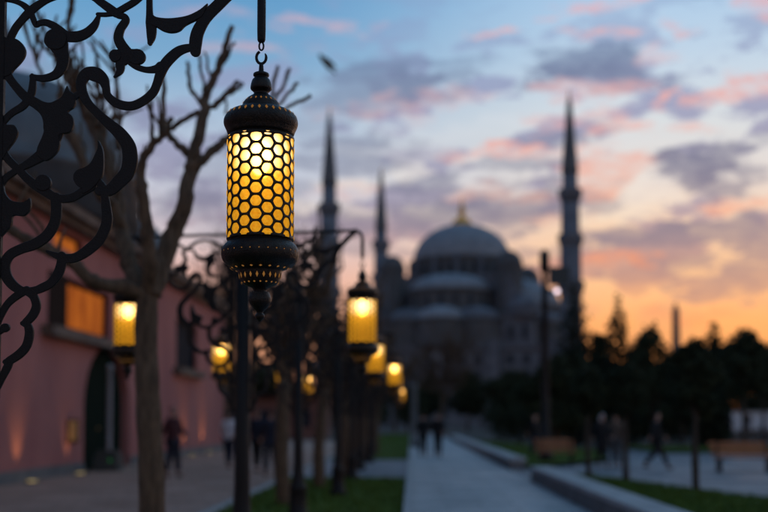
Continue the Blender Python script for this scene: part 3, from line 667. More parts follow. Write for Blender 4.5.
def mk(kind, name, label, cat, px, Y, h, hw, seed, group, **kw):
    tr, me = (broad_tree(seed, h, hw, **kw) if kind == 'b' else cypress(seed, h, hw))
    root = thing(name, label, cat, (P(px, 440, Y).x, Y, 0), 0, group)
    build(tr, 'trunk', M['darkbark'], root, True); link('crown', me, root); return root
def hz(py, Y): return P(400, py, Y).z
GD = 'dark trees beyond the right lawn'
TR = [  # kind, px, depth, top py, half width px, trunk h, label
    ('c', 576, 62, 274, 26, 0, 'tall dark conifer in front of the right minaret'),
    ('b', 556, 52, 350, 46, 1.6, 'broad dark tree beside the tall street light'),
    ('c', 619, 60, 292, 21, 0, 'slender dark cypress against the orange sky, right of the minaret'),
    ('b', 652, 58, 318, 28, 1.5, 'loose open crowned dark tree between the cypress and the obelisk'),
    ('b', 600, 64, 328, 24, 1.5, 'rounded dark tree between the conifer and the cypress'),
    ('b', 638, 72, 334, 26, 1.5, 'low dark tree behind the slender cypress'),
    ('b', 683, 66, 346, 24, 1.6, 'dark tree at the foot of the obelisk'),
    ('c', 716, 56, 318, 18, 0, 'dark pointed conifer between the obelisk and the right edge'),
    ('b', 746, 50, 326, 34, 3.2, 'broad dark tree near the right edge of the photo'),
    ('b', 724, 60, 344, 26, 3.2, 'dark tree left of the broad tree at the right edge'),
    ('b', 784, 58, 334, 34, 3.2, 'dark tree cut by the right edge of the photo'),
    ('b', 503, 84, 378, 26, 1.5, 'dark tree below the right shoulder of the mosque'),
    ('b', 530, 92, 384, 26, 1.5, 'dark tree beyond the path, left of the tall street light'),
    ('b', 670, 74, 352, 30, 1.6, 'dark tree between the loose crowned tree and the obelisk'),
    ('b', 705, 70, 350, 24, 2.2, 'dark tree just right of the obelisk, behind the nearest small tree'),
    ('b', 763, 68, 340, 26, 3.2, 'dark tree filling the gap beside the right edge of the photo'),
]
for i, (k, px, Y, top, hw, th, lb) in enumerate(TR):
    mk(k, 'cypress_tree' if k == 'c' else 'leafy_tree', lb, 'tree', px, Y, hz(top, Y), hw * Y / F, 40 + i, GD, **({} if k == 'c' else dict(trunk_h=th, n=(5200 if i % 2 else 3000) if i != 3 else 1500, size=.17)))
for px, foot, top, hw, lb, sd in ((589, 481, 366, 30, 'small dark tree with thin trunk left of the woman in the white scarf', 61), (626, 481, 362, 34, 'small dark tree with thin trunk right of the woman in the white scarf', 62), (696, 496, 334, 34, 'nearest small dark tree on the right grass bed', 63)):
    Y = 1.5 * F / (foot - 420)
    mk('b', 'young_tree', lb, 'tree', px, Y, hz(top, Y), hw * Y / F, sd, 'small trees on the right grass bed', trunk_h=(1.9 if sd != 63 else 1.75), n=5200, size=.065)
# far park trees between the path and the mosque
far = [broad_tree(71, 8, 4.2, n=4200, size=.26), broad_tree(72, 7, 4.6, n=4200, size=.26), broad_tree(73, 9, 3.8, n=4200, size=.26)]
farp = []
FX = [(-19, 112, 'far dark tree between the pink building and the second lamp post'), (-13.5, 96, 'far dark tree over the dull red building roof'), (-8.5, 118, 'far dark tree behind the third and fourth bare trees'),
      (-4.2, 100, 'far dark tree directly behind the second lamp lantern'), (-.5, 128, 'far dark tree left of the pale stone pillar'), (7, 134, 'far dark tree right of the walking pair, before the mosque wall'),
      (12, 122, 'far dark tree in front of the mosque entrance'), (14.5, 104, 'far dark tree hidden behind the tall street light'), (19.5, 118, 'far dark tree between the street light and the slender cypress'),
      (25, 102, 'far dark tree below the obelisk'), (31, 116, 'far dark tree right of the obelisk foot'), (2.5, 140, 'far dark tree closing the end of the grey path'), (37, 110, 'far dark tree behind the white wall near the right edge')]
for i, (x, y, lb) in enumerate(FX):
    if i < 3:
        tr, me = far[i]; r_ = thing('park_tree', lb, 'tree', (x, y, 0), 0, 'far park trees before the mosque'); build(tr, 'trunk', M['darkbark'], r_); link('crown', me, r_); farp.append(r_)
    else: r_ = dup(farp[i % 3], (x, y, 0), i * 1.3, random.Random(i).uniform(.75, 1.0), lb)
wd = link('distant_woods', leaf_mesh('distant_woods', [(x, 150 + 8 * math.sin(x * 1.7), 2.8 + .9 * math.sin(x * .9), 5, 4, 3.4 + 1.2 * math.sin(x * .6)) for x in list(range(14, 120, 3)) + list(range(-70, -12, 4))], 40000, .42, M['leaf'], 9)); wd['kind'] = 'stuff'; tag(wd, 'dark far woods along the horizon beyond the plaza', 'woods')
hg = thing('hedge', 'tall dark hedge behind the white wall at the right edge', 'hedge', (19, 92, 0)); link('foliage', leaf_mesh('foliage', [(x, .2 * math.sin(x), 2.3, 1.3, .9, 2.6) for x in range(0, 32)], 16000, .2, M['leaf'], 18), hg)
hg = thing('hedge', 'low dark hedge running behind the plaza under the dark trees', 'hedge', (6, 70, 0)); link('foliage', leaf_mesh('foliage', [(x, .2 * math.sin(x), 1.3, 1.1, .7, 1.35) for x in range(0, 14)], 8200, .13, M['leaf'], 8), hg)
def bare_tree(seed, h, w_, tn=2600, size=.22):
    rnd = random.Random(seed); tr = MB(); th = h * .3; cl = []
    limb(tr, [(0, 0, -.05), (0, 0, th), (0, 0, h * .6)], .22, .08, 8, 3, .03, rnd)
    for k in range(12):
        a = rnd.uniform(0, 6.28); r = rnd.uniform(.3, .8) * w_; z = rnd.uniform(th * 1.3, h * .85)
        limb(tr, [(0, 0, th * rnd.uniform(.8, 1.4)), (math.cos(a) * r * .5, math.sin(a) * r * .5, (th + z) * .5), (math.cos(a) * r, math.sin(a) * r, z)], .07, .02, 6, 3, .05, rnd)
        cl.append((math.cos(a) * r * .8, math.sin(a) * r * .8, z, w_ * .42, w_ * .42, h * .16))
    rs = random.Random(seed + 1); tw = MB(); tips = []
    for c in cl:                                   # side branches off each limb, then fine twigs off those
        for _ in range(9):
            t = rs.uniform(.35, 1.0); p = Vector((c[0] * 1.2 * t, c[1] * 1.2 * t, th + (c[2] - th) * t))
            e = p + Vector((rs.gauss(0, .32) * w_, rs.gauss(0, .32) * w_, rs.uniform(.05, .24) * h)); m_ = (p + e) / 2 + Vector((rs.gauss(0, .1), rs.gauss(0, .1), -.1))
            q, _r = limb(tw, [p, m_, e], .035, .014, 4, 3, .02, rs); tips += q[2:]
    for _ in range(tn):
        p = Vector(rs.choice(tips)); e = p + Vector((rs.gauss(0, .4), rs.gauss(0, .4), rs.uniform(.1, .8))) * rs.uniform(.4, 1.1); s_ = Vector((rs.gauss(0, 1), rs.gauss(0, 1), 0)).normalized() * .03
        tw.add([p - s_, p + s_, e], [(0, 1, 2)])
    return tr, tw
for px, Y, top, hw, lb, n_ in ((442, 112, 318, 44, 'wide brownish bare tree in front of the mosque facade', 5200), (225, 62, 165, 34, 'misty bare tree rising behind the pink building roof', 3000), (395, 130, 345, 34, 'bare brownish tree under the left flank of the mosque', 3600)):
    tr, tw = bare_tree(px, hz(top, Y), hw * Y / F, n_); r_ = thing('bare_tree', lb, 'tree', (P(px, 430, Y).x, Y, 0), 0); build(tr, 'trunk', M['twig'], r_); build(tw, 'crown', M['twig'], r_)

# ------------------------------------------------------------------ mosque
def arch_win(mb, x, z, w_, h, y, n=6, d=.0):
    pts = [(x - w_ / 2, z), (x + w_ / 2, z)] + [(x + w_ / 2 * math.cos(math.pi * k / n), z + h - w_ / 2 + w_ / 2 * math.sin(math.pi * k / n)) for k in range(n + 1)]
    mb.add([(a, y, b) for a, b in pts], [tuple(range(len(pts)))])
HC = Vector((11.7, 247.5)); HR = math.atan2(-13, 49.3)
mq = thing('mosque', 'huge domed grey stone mosque with cascading lead domes on the horizon', 'mosque', (HC.x, HC.y, 0), HR)
wl = MB()
wl.box(-24, 24, -24, 24, 0, 17); wl.box(-24.5, 24.5, -24.5, 24.5, 16.2, 16.9); wl.box(-19, 19, -19, 19, 17, 24)
wl.box(-19.4, 19.4, -19.4, 19.4, 23.4, 24.05)
for x in (-24, -12, 0, 12, 24): wl.box(x - 1.1, x + 1.1, -25.4, -24, 0, 18.2)
wl.box(-12.4, 12.4, -12.4, 12.4, 24, 33.6)
build(wl, 'wall', M['stone'], mq)
for row, (z, h, n_) in enumerate(((2.5, 4.2, 14), (9.0, 3.0, 14), (13.0, 2.2, 14))):
    for k in range(n_):
        x = -22 + 44 * k / (n_ - 1)
        if min(abs(x - q) for q in (-24, -12, 0, 12, 24)) < 1.6: continue
        mb = MB(); arch_win(mb, x, z, 1.5, h, -24.06); build(mb, 'window', M['farglass'], mq)
mb = MB()
for k in range(13): 
    mb = MB(); arch_win(mb, -17.5 + 35 * k / 12, 18.6, 1.2, 3.0, -19.06); build(mb, 'window', M['farglass'], mq)
def dome_prof(r, rise, z, n=12): return [(r * math.cos(math.pi / 2 * k / n), z + rise * math.sin(math.pi / 2 * k / n)) for k in range(n)] + [(.05, z + rise)]
# half domes on four sides, with windowed drums and smaller exedrae
for k in range(4):
    a = k * math.pi / 2 - math.pi / 2; cx, cy_ = 12.4 * math.cos(a), 12.4 * math.sin(a)
    hr = 9.3 if k == 0 else 10.6; zz = 2.6 if k == 0 else 0
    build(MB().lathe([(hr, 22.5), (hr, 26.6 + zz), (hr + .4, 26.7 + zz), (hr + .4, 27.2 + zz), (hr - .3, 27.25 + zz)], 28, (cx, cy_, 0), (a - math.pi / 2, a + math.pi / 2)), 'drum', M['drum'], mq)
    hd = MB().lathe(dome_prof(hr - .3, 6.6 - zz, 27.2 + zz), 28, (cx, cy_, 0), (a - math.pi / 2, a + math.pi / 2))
    build(hd, 'half_dome', M['lead'], mq, False)
    for w2 in range(9):
        b = a - math.pi / 2 + math.pi * (w2 + .5) / 9
        x, y = cx + (hr + .06) * math.cos(b), cy_ + (hr + .06) * math.sin(b); tx, ty = -math.sin(b) * .55, math.cos(b) * .55
        build(MB().add([(x - tx, y - ty, 23.2 + zz), (x + tx, y + ty, 23.2 + zz), (x + tx, y + ty, 25.6 + zz), (x, y, 26.2 + zz), (x - tx, y - ty, 25.6 + zz)], [(0, 1, 2, 3, 4)]), 'window', M['farglass'], mq)
    for b in (-.85, 0, .85):
        ex, ey = cx + 9.6 * math.cos(a + b), cy_ + 9.6 * math.sin(a + b)
        build(MB().lathe([(5.2, 17), (5.2, 22.4), (5.5, 22.5), (5.5, 22.9), (5.2, 22.95)], 20, (ex, ey, 0)), 'drum', M['drum'], mq); build(MB().lathe(dome_prof(5.2, 2.9, 22.9, 8), 20, (ex, ey, 0)), 'small_dome', M['lead'] if b == 0 else M['stone'], mq)
for sx in (-1, 1):
    for sy in (-1, 1):
        build(MB().lathe([(3.0, 22), (3.0, 34.6), (3.3, 34.7), (3.3, 35.2)] + dome_prof(3.0, 3.2, 35.2, 8), 8, (sx * 13.2, sy * 13.2, 0)), 'turret', M['drum'], mq)
        build(MB().lathe([(3.6, 23.5), (3.6, 24.9), (3.8, 25)] + dome_prof(3.6, 2.8, 25.1, 8), 20, (sx * 17.0, sy * 17.0, 0)), 'small_dome', M['stone'], mq)
        build(MB().add([(sx * 13.2, sy * 13.2, 33), (sx * 19.5, sy * 13.2, 24), (sx * 19.5, sy * 16.2, 24), (sx * 13.2, sy * 16.2, 33), (sx * 13.2, sy * 13.2, 24), (sx * 13.2, sy * 16.2, 24)], [(0, 1, 2, 3), (0, 4, 1), (3, 2, 5), (0, 3, 5, 4)]), 'buttress', M['stone'], mq)
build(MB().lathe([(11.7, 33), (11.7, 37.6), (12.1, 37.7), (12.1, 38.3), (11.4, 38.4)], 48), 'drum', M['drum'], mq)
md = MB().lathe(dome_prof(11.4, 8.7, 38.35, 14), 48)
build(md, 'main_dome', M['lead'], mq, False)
for k in range(28):
    b = 2 * math.pi * k / 28; x, y = 11.76 * math.cos(b), 11.76 * math.sin(b); tx, ty = -math.sin(b) * .6, math.cos(b) * .6
    build(MB().add([(x - tx, y - ty, 33.8), (x + tx, y + ty, 33.8), (x + tx, y + ty, 36.2), (x, y, 36.9), (x - tx, y - ty, 36.2)], [(0, 1, 2, 3, 4)]), 'window', M['farglass'], mq)
    if k % 2: build(MB().lathe([(.55, 33), (.55, 37.9), (.02, 38.6)], 6, (12.0 * math.cos(b + .11), 12.0 * math.sin(b + .11), 0)), 'buttress', M['stone'], mq)
build(MB().lathe([(2.4, 46.4), (2.2, 47.6), (1.3, 48.6), (.5, 48.8), (.45, 49.2), (.9, 49.9), (.9, 50.4), (.35, 51.0), (.5, 51.6), (.2, 52.2), (.15, 52.8), (.02, 54.2)], 16), 'finial', M['gold'], mq, True)
def minaret(px, top, Y, label, bal):
    H = hz(top, Y); x = P(px, 300, Y).x; rt = thing('minaret', label, 'minaret', (x, Y, 0), 0, 'pencil minarets of the mosque')
    k = Y / F; sh = MB().lathe([(3.2, 0), (3.2, 14), (2.2, 18), (2.1, hz(bal[1], Y)), (1.9, hz(bal[1], Y) + .1), (1.8, hz(bal[0], Y)), (1.55, hz(bal[0], Y) + .1), (1.5, H - 16)], 16)
    build(sh, 'shaft', M['stone'], rt, True)
    build(MB().lathe([(1.6, H - 16), (1.75, H - 15.8), (1.65, H - 15), (1.0, H - 7.5), (.5, H - 1.5), (.22, H - .6)], 16), 'spire', M['spire'], rt, True)
    build(MB().lathe([(.12, H - .6), (.3, H - .2), (.12, H + .3), (.03, H + 1.4)], 8), 'finial', M['gold'], rt, True)
    for i, b in enumerate(bal):
        z = hz(b, Y); e = .35 * (i * .5); build(MB().lathe([(1.6 + e, z - 3.0), (1.8 + e, z - 2.2), (1.95 + e, z - 1.9), (2.2 + e, z - 1.1), (2.4 + e, z - .8), (2.4 + e, z + .5), (2.25 + e, z + .5), (2.2 + e, z - .3), (1.3, z - .25)], 16), 'balcony', M['stone'], rt)
minaret(571, 96, 213, 'tall pencil minaret right of the dome', (193, 238, 285))
minaret(329, 111, 226, 'tall pencil minaret left of the dome behind the second lamp arm', (206, 245, 290))
minaret(381, 170, 282, 'smaller distant minaret directly left of the dome', (243, 276, 305))
# obelisk
ob = thing('obelisk', 'slender stone obelisk rising above the dark trees on the right', 'obelisk', (P(677, 400, 214).x, 214, 0), R(20))
Ho = hz(303, 214)
build(MB().lathe([(1.35, 4.5), (.85, Ho - 1.6), (.02, Ho)], 4), 'shaft', M['drum'], ob); build(MB().lathe([(3.4, 0), (3.4, 1), (2.6, 1.2), (2.6, 2.4), (1.9, 2.6), (1.9, 4.4)], 4), 'base', M['stone'], ob)

# ------------------------------------------------------------------ pink bath house on the left
WX = -9.4
hm = thing('pink_building', 'long pink plastered building with lead dome and amber lit window', 'building', (WX, 30, 0))
def hb(mb, name, m, parent=hm, smooth=False): return build(mb, name, m, parent, smooth)
def lb(x0, x1, y0, y1, z0, z1): return (x0, x1, y0 - 30, y1 - 30, z0, z1)
wall_pieces = MB()
door = (30.35, 35.3, 0, 3.85)
def wall_strip(y0, y1, holes):
    z = 0
    for a, b in sorted(holes):
        if a > z: wall_pieces.box(*lb(-.35, 0, y0, y1, z, a))
        z = b
    wall_pieces.box(*lb(-.35, 0, y0, y1, z, 6.75))
cuts = [10, 27.2, 27.6, 30.1, 30.35, 32.9, 35.3, 42.2, 46.5, 53]
for y0, y1 in zip(cuts, cuts[1:]):
    hl = []; ym = (y0 + y1) / 2
    if 27.2 < ym < 32.9: hl.append((3.95, 5.4))
    if 27.6 < ym < 30.1: hl.append((6.12, 6.6))
    if 30.35 < ym < 35.3: hl.append((0, 3.85))
    if 42.2 < ym < 46.5: hl.append((3.6, 5.6))
    wall_strip(y0, y1, hl)
# arch spandrels over the door
n = 12; yc, rr = 32.825, 2.475
for sd in (-1, 1):
    for k in range(n // 2):
        a0 = math.pi / 2 * k / (n // 2); a1 = math.pi / 2 * (k + 1) / (n // 2)
        y0 = yc + sd * rr * math.cos(a0); y1 = yc + sd * rr * math.cos(a1); z0 = 1.9 + 1.9 * math.sin(a0); z1 = 1.9 + 1.9 * math.sin(a1)
        vs = [(x, y - 30, z) for x in (-.35, -.002) for y, z in ((y0, z0), (y1, z1), (y1, 3.86), (y0, 3.86))]
        wall_pieces.add(vs, [(0, 1, 2, 3), (4, 7, 6, 5), (0, 4, 5, 1), (1, 5, 6, 2), (2, 6, 7, 3), (3, 7, 4, 0)])
wall_pieces.box(*lb(-9, -.36, 52.6, 53, 0, 6.75)); wall_pieces.box(*lb(-9, -8.6, 10, 52.5, 0, 6.75)); wall_pieces.box(*lb(-9, -.36, 10, 10.4, 0, 6.75))
hb(wall_pieces, 'wall', M['pink'])
hb(MB().box(*lb(.003, .06, 10, 30.3, 0, .3)).box(*lb(.003, .06, 35.35, 53, 0, .3)), 'plinth', M['kerbside'])
hb(MB().box(*lb(-.3, .28, 9.8, 53.2, 6.75, 6.95)).box(*lb(-.3, .5, 9.6, 53.4, 6.953, 7.2)), 'cornice', M['cornice'])
hb(MB().add([(.55, 9.6 - 30, 7.2), (.55, 23.4, 7.2), (-4.4, 23.4, 8.6), (-4.4, 9.6 - 30, 8.6), (-9.4, 23.4, 7.2), (-9.4, 9.6 - 30, 7.2)], [(0, 1, 2, 3), (3, 2, 4, 5), (0, 3, 5), (1, 4, 2)]), 'roof', M['leadroof'])
dm = hb(MB().lathe([(4.1, 7.4), (4.1, 8.6), (4.3, 8.7)] + dome_prof(4.15, 3.3, 8.75, 12), 32, (-3.1, 2, 0)), 'dome', M['leadroof'], hm, True)
build(MB().lathe([(.35, 12.0), (.2, 12.3), (.45, 12.6), (.35, 12.9), (.12, 13.1), (.22, 13.3), (.02, 13.9)], 12, (-3.1, 2, 0)), 'finial', M['leadroof'], dm, True)
hb(MB().lathe([(2.6, 7.4), (2.6, 8.4), (2.75, 8.5)] + dome_prof(2.6, 1.7, 8.55, 10), 28, (-3.4, 14, 0)), 'dome', M['leadroof'], hm, True)
def window(y0, y1, z0, z1, m, fr=.12, sill=True, shutter=None):
    w2 = hb(MB().box(*lb(-.2, -.12, y0, y0 + fr, z0, z1)).box(*lb(-.2, -.12, y1 - fr, y1, z0, z1)).box(*lb(-.2, -.12, y0 + fr, y1 - fr, z1 - fr, z1)).box(*lb(-.2, -.12, y0 + fr, y1 - fr, z0, z0 + fr)), 'window', M['wood'])
    p = build(MB().box(*lb(-.24, -.21, y0 + .02, y1 - .02, z0 + .02, z1 - .02)), 'pane', m, w2)
    if sill: build(MB().box(*lb(-.1, .32, y0 - .5, y1 + .4, z0 - .28, z0 - .02)), 'sill', M['cornice'], w2)
    if shutter: build(MB().box(*lb(-.11, .02, y0, shutter, z0, z1)), 'shutter', M['wood'], w2)
    return w2
window(27.2, 32.9, 3.95, 5.4, M['winlit'], shutter=28.7)
window(27.6, 30.1, 6.12, 6.6, M['winlit'], .06, False)
window(42.2, 46.5, 3.6, 5.6, M['glassdark'])
dr = hb(MB().box(*lb(-.33, -.27, 30.36, 32.8, .02, 3.84)).box(*lb(-.33, -.27, 32.85, 35.29, .02, 3.84)), 'door', M['doorwood']); dr['label'] = 'dark arched double door'
build(MB().lathe([(.03, 0), (.05, .04), (.03, .08)], 10, (-.24, 2.6, 1.2)), 'handle', M['brass'], dr)
# sign plate beside the door
sgp = thing('wall_sign', 'small ochre plate on the pink wall left of the dark doorway', 'sign', (WX, 29.3, 1.2))
build(MB().box(.004, .04, -.42, .42, -.28, .28), 'plate', M['brass'], sgp); build(MB().box(.006, .055, -.46, -.42, -.32, .32).box(.006, .055, .42, .46, -.32, .32).box(.006, .055, -.42, .42, .28, .32).box(.006, .055, -.42, .42, -.32, -.28), 'frame', M['wood'], sgp)
# pole with cabinet base
gp = thing('grey_post', 'pale grey post on a dark cabinet with green light before the doorway', 'post', (-8.9, 31.2, 0))
build(MB().lathe([(.085, .55), (.07, .7), (.07, 3.0), (.09, 3.02), (.09, 3.1), (.01, 3.14)], 14), 'pole', M['greypole'], gp, True)
cb = build(MB().box(-.35, .35, -.35, .35, 0, .45).box(-.28, .28, -.28, .28, .453, .6), 'cabinet', M['box'], gp); build(MB().box(.1, .16, -.37, -.352, .3, .36), 'indicator', M['green'], cb)
# uplights
for i, (Y, e, lbx) in enumerate(((25.2, 7, 'at the far left below the lit window'), (28.9, 4.5, 'between the wall sign and the doorway'), (43.7, 12, 'below the dark upper window'), (47.6, 12, 'near the far end of the pink wall'))):
    u_ = thing('ground_uplight', 'round warm ground light ' + lbx, 'light', (-9.02, Y, 0), 0, 'ground lights along the pink wall')
    build(MB().lathe([(.17, 0), (.17, .045), (.13, .05)], 20), 'rim', M['box'], u_); build(MB().lathe([(.125, .0), (.125, .056)], 20), 'lens', M['uplens'], u_)
    ld = bpy.data.lights.new('uplight_lamp', 'SPOT'); ld.energy = e * 7; ld.color = (1, .58, .2); ld.spot_size = R(62); ld.spot_blend = .9; ld.shadow_soft_size = .06
    lo = bpy.data.objects.new('uplight_lamp', ld); C.objects.link(lo); lo.parent = u_; lo.location = (0, 0, .09); lo.rotation_euler = Vector((.19, 0, -1)).to_track_quat('Z', 'Y').to_euler()
# far low brick building behind the lamp row
fb = thing('brick_building', 'low dull red building behind the lamp row beyond the pink one', 'building', (-16, 84, 0))
build(MB().box(0, 9, 0, 8, 0, 3.3), 'wall', M['brick'], fb); build(MB().box(-.4, 9.4, -.6, 8.4, 3.303, 3.7), 'roof', M['wood'], fb)
for k in range(3): build(MB().box(1 + 2.8 * k, 2.4 + 2.8 * k, -.05, -.004, .9, 2.3), 'window', M['glassdark'], fb)

# ------------------------------------------------------------------ right side furniture
ww_ = thing('white_wall', 'low white wall beyond the reddish shrubs at the right edge', 'wall', (22.5, 86, 0))
build(MB().box(0, 26, 0, .4, 0, 2.05), 'panel', M['white'], ww_); build(MB().box(-.1, 26.1, -.08, .48, 2.053, 2.2), 'coping', M['kerb'], ww_)
st = leaf_mesh('reddish_shrubs', [(x + 20.5, 72 + .3 * math.sin(x), .55, 1.1, .6, .45) for x in range(0, 22)], 3600, .12, M['flowers'], 5); s_o = link('reddish_shrubs', st); s_o['kind'] = 'stuff'; tag(s_o, 'row of low reddish shrubs in front of the white wall', 'shrubs')
def bench(px, foot, w_, label, rz=0):
    Y = 1.5 * F / (foot - 420); r_ = thing('park_bench', label, 'bench', (P(px, foot, Y).x, Y, 0), rz, 'orange brown wooden benches on the plaza')
    se = MB(); [se.box(-w_ / 2, w_ / 2, -.22 + k * .11, -.13 + k * .11, .42, .46) for k in range(4)]; build(se, 'seat', M['benchwood'], r_)
    bk = MB(); [bk.add([(x, y + .06 * t, z) for x, y, z in ((-w_ / 2, .22 + .1 * t, .5 + t * .13), (w_ / 2, .22 + .1 * t, .5 + t * .13), (w_ / 2, .25 + .1 * t, .5 + t * .13), (-w_ / 2, .25 + .1 * t, .5 + t * .13), (-w_ / 2, .23 + .1 * t, .61 + t * .13), (w_ / 2, .23 + .1 * t, .61 + t * .13), (w_ / 2, .26 + .1 * t, .61 + t * .13), (-w_ / 2, .26 + .1 * t, .61 + t * .13))], [(0, 3, 2, 1), (4, 5, 6, 7), (0, 1, 5, 4), (1, 2, 6, 5), (2, 3, 7, 6), (3, 0, 4, 7)]) for t in range(3)]
    build(bk, 'backrest', M['benchwood'], r_)
    for s_ in (-1, 1): build(MB().box(s_ * (w_ / 2 - .15) - .03, s_ * (w_ / 2 - .15) + .03, -.2, .2, 0, .417).box(s_ * (w_ / 2 - .15) - .02, s_ * (w_ / 2 - .15) + .02, .17, .215, .42, .9), 'leg', M['iron'], r_)
bench(744, 472, 1.7, 'orange brown bench near the right edge of the photo')
bench(556, 465, 1.3, 'orange brown bench behind the tall street light')
# tall street light with floodlight
sl = thing('street_light', 'tall dark street light with a box and bright floodlight near the right minaret', 'street light', (P(546, 463, 37).x, 37, 0))
Hs = hz(250, 37)
build(MB().lathe([(.26, 0), (.26, .3), (.15, .4), (.12, 3), (.10, Hs - .8), (.17, Hs - .75), (.17, Hs - .1), (.03, Hs)], 14), 'pole', M['iron'], sl, True)
bx = build(MB().box(.16, .84, -.16, .16, hz(288, 37) + .1, hz(268, 37)), 'equipment_box', M['box'], sl)
build(MB().box(.05, .5, -.05, .05, hz(291, 37) - .04, hz(291, 37) + .04).box(.3, .5, -.1, .1, hz(292, 37) - .1, hz(292, 37) + .1), 'floodlight', M['box'], sl)
build(MB().lathe([(.085, 0), (.06, .05), (.001, .07)], 14, (.0, 0, 0)), 'lens', M['flood'], sl).matrix_local = Matrix.Translation((.41, -.105, hz(292, 37))) @ Matrix.Rotation(R(90), 4, 'X')
# pale pillar beside the path
sp_ = thing('stone_pillar', 'pale grey stone pillar at the left edge of the path beyond the lanterns', 'pillar', (P(416, 440, 58).x - .1, 58, 0))
build(MB().lathe([(.2, .3), (.17, .4), (.16, 3.2), (.22, 3.3), (.22, 3.42), (.02, 3.5)], 12), 'shaft', M['kerbside'], sp_, True); build(MB().box(-.28, .28, -.28, .28, 0, .3), 'base', M['kerbside'], sp_)

# ------------------------------------------------------------------ people
def skin_mesh(name, verts, edges, m, sub=1, root=0):
    me = bpy.data.meshes.new(name); me.from_pydata([v[:3] for v in verts], edges, []); o = bpy.data.objects.new(name, me); C.objects.link(o)
    md_ = o.modifiers.new('s', 'SKIN'); md_.use_smooth_shade = True
    ly = me.skin_vertices[0] if me.skin_vertices else None
    if ly is None:
        bpy.context.view_layer.objects.active = o; bpy.ops.mesh.customdata_skin_add(); ly = me.skin_vertices[0]
    for i, v in enumerate(verts):
        r = v[3]; ly.data[i].radius = r if hasattr(r, '__len__') else (r, r); ly.data[i].use_root = (i == root)
    if sub: s2 = o.modifiers.new('d', 'SUBSURF'); s2.levels = sub; s2.render_levels = sub
    dg = bpy.context.evaluated_depsgraph_get(); res = bpy.data.meshes.new_from_object(o.evaluated_get(dg)); bpy.data.objects.remove(o); bpy.data.meshes.remove(me)
    res.materials.clear(); res.materials.append(m); res.name = name
    res.polygons.foreach_set('use_smooth', [True] * len(res.polygons)); return res
def person(label, px, Y, h, rz, top, bottom, hair='hairm', stride=.12, bend=0.0, arm=.25, long_coat=False, zoff=0.0, fwd=(0, 0), bag=None):
    k = h / 1.75; root = thing('person', label, 'person', (P(px, 450, Y).x, Y, zoff), rz, 'pedestrians')
    # faces local -Y; stride moves the feet along Y
    def leg(s, st):
        hip = (s * .095, 0, .92); fy = -st; knee = (s * .10, fy * .45 - (.09 if abs(st) > .2 and st < 0 else .02), .50 + (.02 if st < 0 else 0)); ank = (s * .10, fy + (.06 if st < 0 else 0), .085 + (.07 if abs(st) > .3 and st < 0 else 0))
        return hip, knee, ank, (s * .115, ank[1] - .16, max(ank[2] - .05, .035))
    def armp(s, sw, el=.15):
        sh = (s * .19, 0, 1.42); e = (s * .245, -sw * .35 + .03, 1.14); wr = (s * .235, -sw - .03, .91 + abs(sw) * .35); return sh, e, wr
    V = []; E = []
    def ch(par, pts):
        i = par
        for p in pts:
            V.append(p); E.append((i, len(V) - 1)); i = len(V) - 1
        return i
    V.append((0, 0, .95, (.14, .10)))
    chest = ch(0, [(0, .01, 1.12, (.125, .09)), (0, .0, 1.33, (.15, .10))]); neck = ch(chest, [(0, -.005, 1.46, (.07, .06)), (0, -.015, 1.53, .052)])
    hd = ch(neck, [(0, -.035, 1.585, (.062, .07)), (0, -.02, 1.65, (.078, .095)), (0, -.01, 1.71, (.068, .085))])
    ch(hd - 1, [(0, -.118, 1.635, .014)])
    for s in (-1, 1):
        ch(hd - 1, [(s * .082, .0, 1.645, .014)])
        a, e, wr = armp(s, arm * s); i = ch(chest, [(*a, .055), (*e, .043), (*wr, .03)])
        pl = ch(i, [(wr[0], wr[1] - .012, wr[2] - .055, (.036, .02))])
        for f in range(4):
            ox = (f - 1.5) * .017; ln_ = (.066, .076, .07, .055)[f]
            ch(pl, [(wr[0] + ox * .4, wr[1] - .012 + ox * .9, wr[2] - .09, .0095), (wr[0] + ox * .4 - s * .006, wr[1] - .018 + ox, wr[2] - .09 - ln_ * .55, .0085), (wr[0] + ox * .4 - s * .02, wr[1] - .022 + ox, wr[2] - .09 - ln_, .0075)])
        ch(i, [(wr[0] - s * .01, wr[1] - .045, wr[2] - .04, .011), (wr[0] - s * .015, wr[1] - .06, wr[2] - .075, .009)])
        hp, kn, an, toe = leg(s, stride * s); ch(0, [(*hp, .085), (*kn, .055), (*an, .04), (*toe, .035)])
    sc_ = lambda L: [(x * k, y * k, z * k, (tuple(q * k for q in r) if hasattr(r, '__len__') else r * k)) for x, y, z, r in L]
    link('body', skin_mesh('body', sc_(V), E, M['skin'], 1), root)
    # jacket
    V = [(0, .01, 1.1, (.19, .145))]; E = []
    c2 = ch(0, [(0, 0, 1.3, (.215, .15)), (0, 0, 1.44, (.13, .1)), (0, -.005, 1.49, (.07, .065))]) - 1
    ch(0, [(0, .01, .93, (.2, .155))] + ([(0, .01, .70, (.22, .18)), (0, .01, .45, (.25, .2))] if long_coat else [(0, .01, .82, (.195, .15))]))
    for s in (-1, 1):
        a, e, wr = armp(s, arm * s); ch(1, [(a[0] * .95, a[1], a[2] - .01, .092), (*e, .078), (wr[0], wr[1], wr[2] + .03, .056)])
    link('jacket', skin_mesh('jacket', sc_(V), E, M[top], 1), root)
    V = [(0, 0, .93, (.15, .115))]; E = []
    for s in (-1, 1):
        hp, kn, an, toe = leg(s, stride * s); ch(0, [(hp[0], hp[1], hp[2] - .06, .115), (*kn, .09), (an[0], an[1], an[2] + .04, .075)])
    link('trousers', skin_mesh('trousers', sc_(V), E, M[bottom], 1), root)
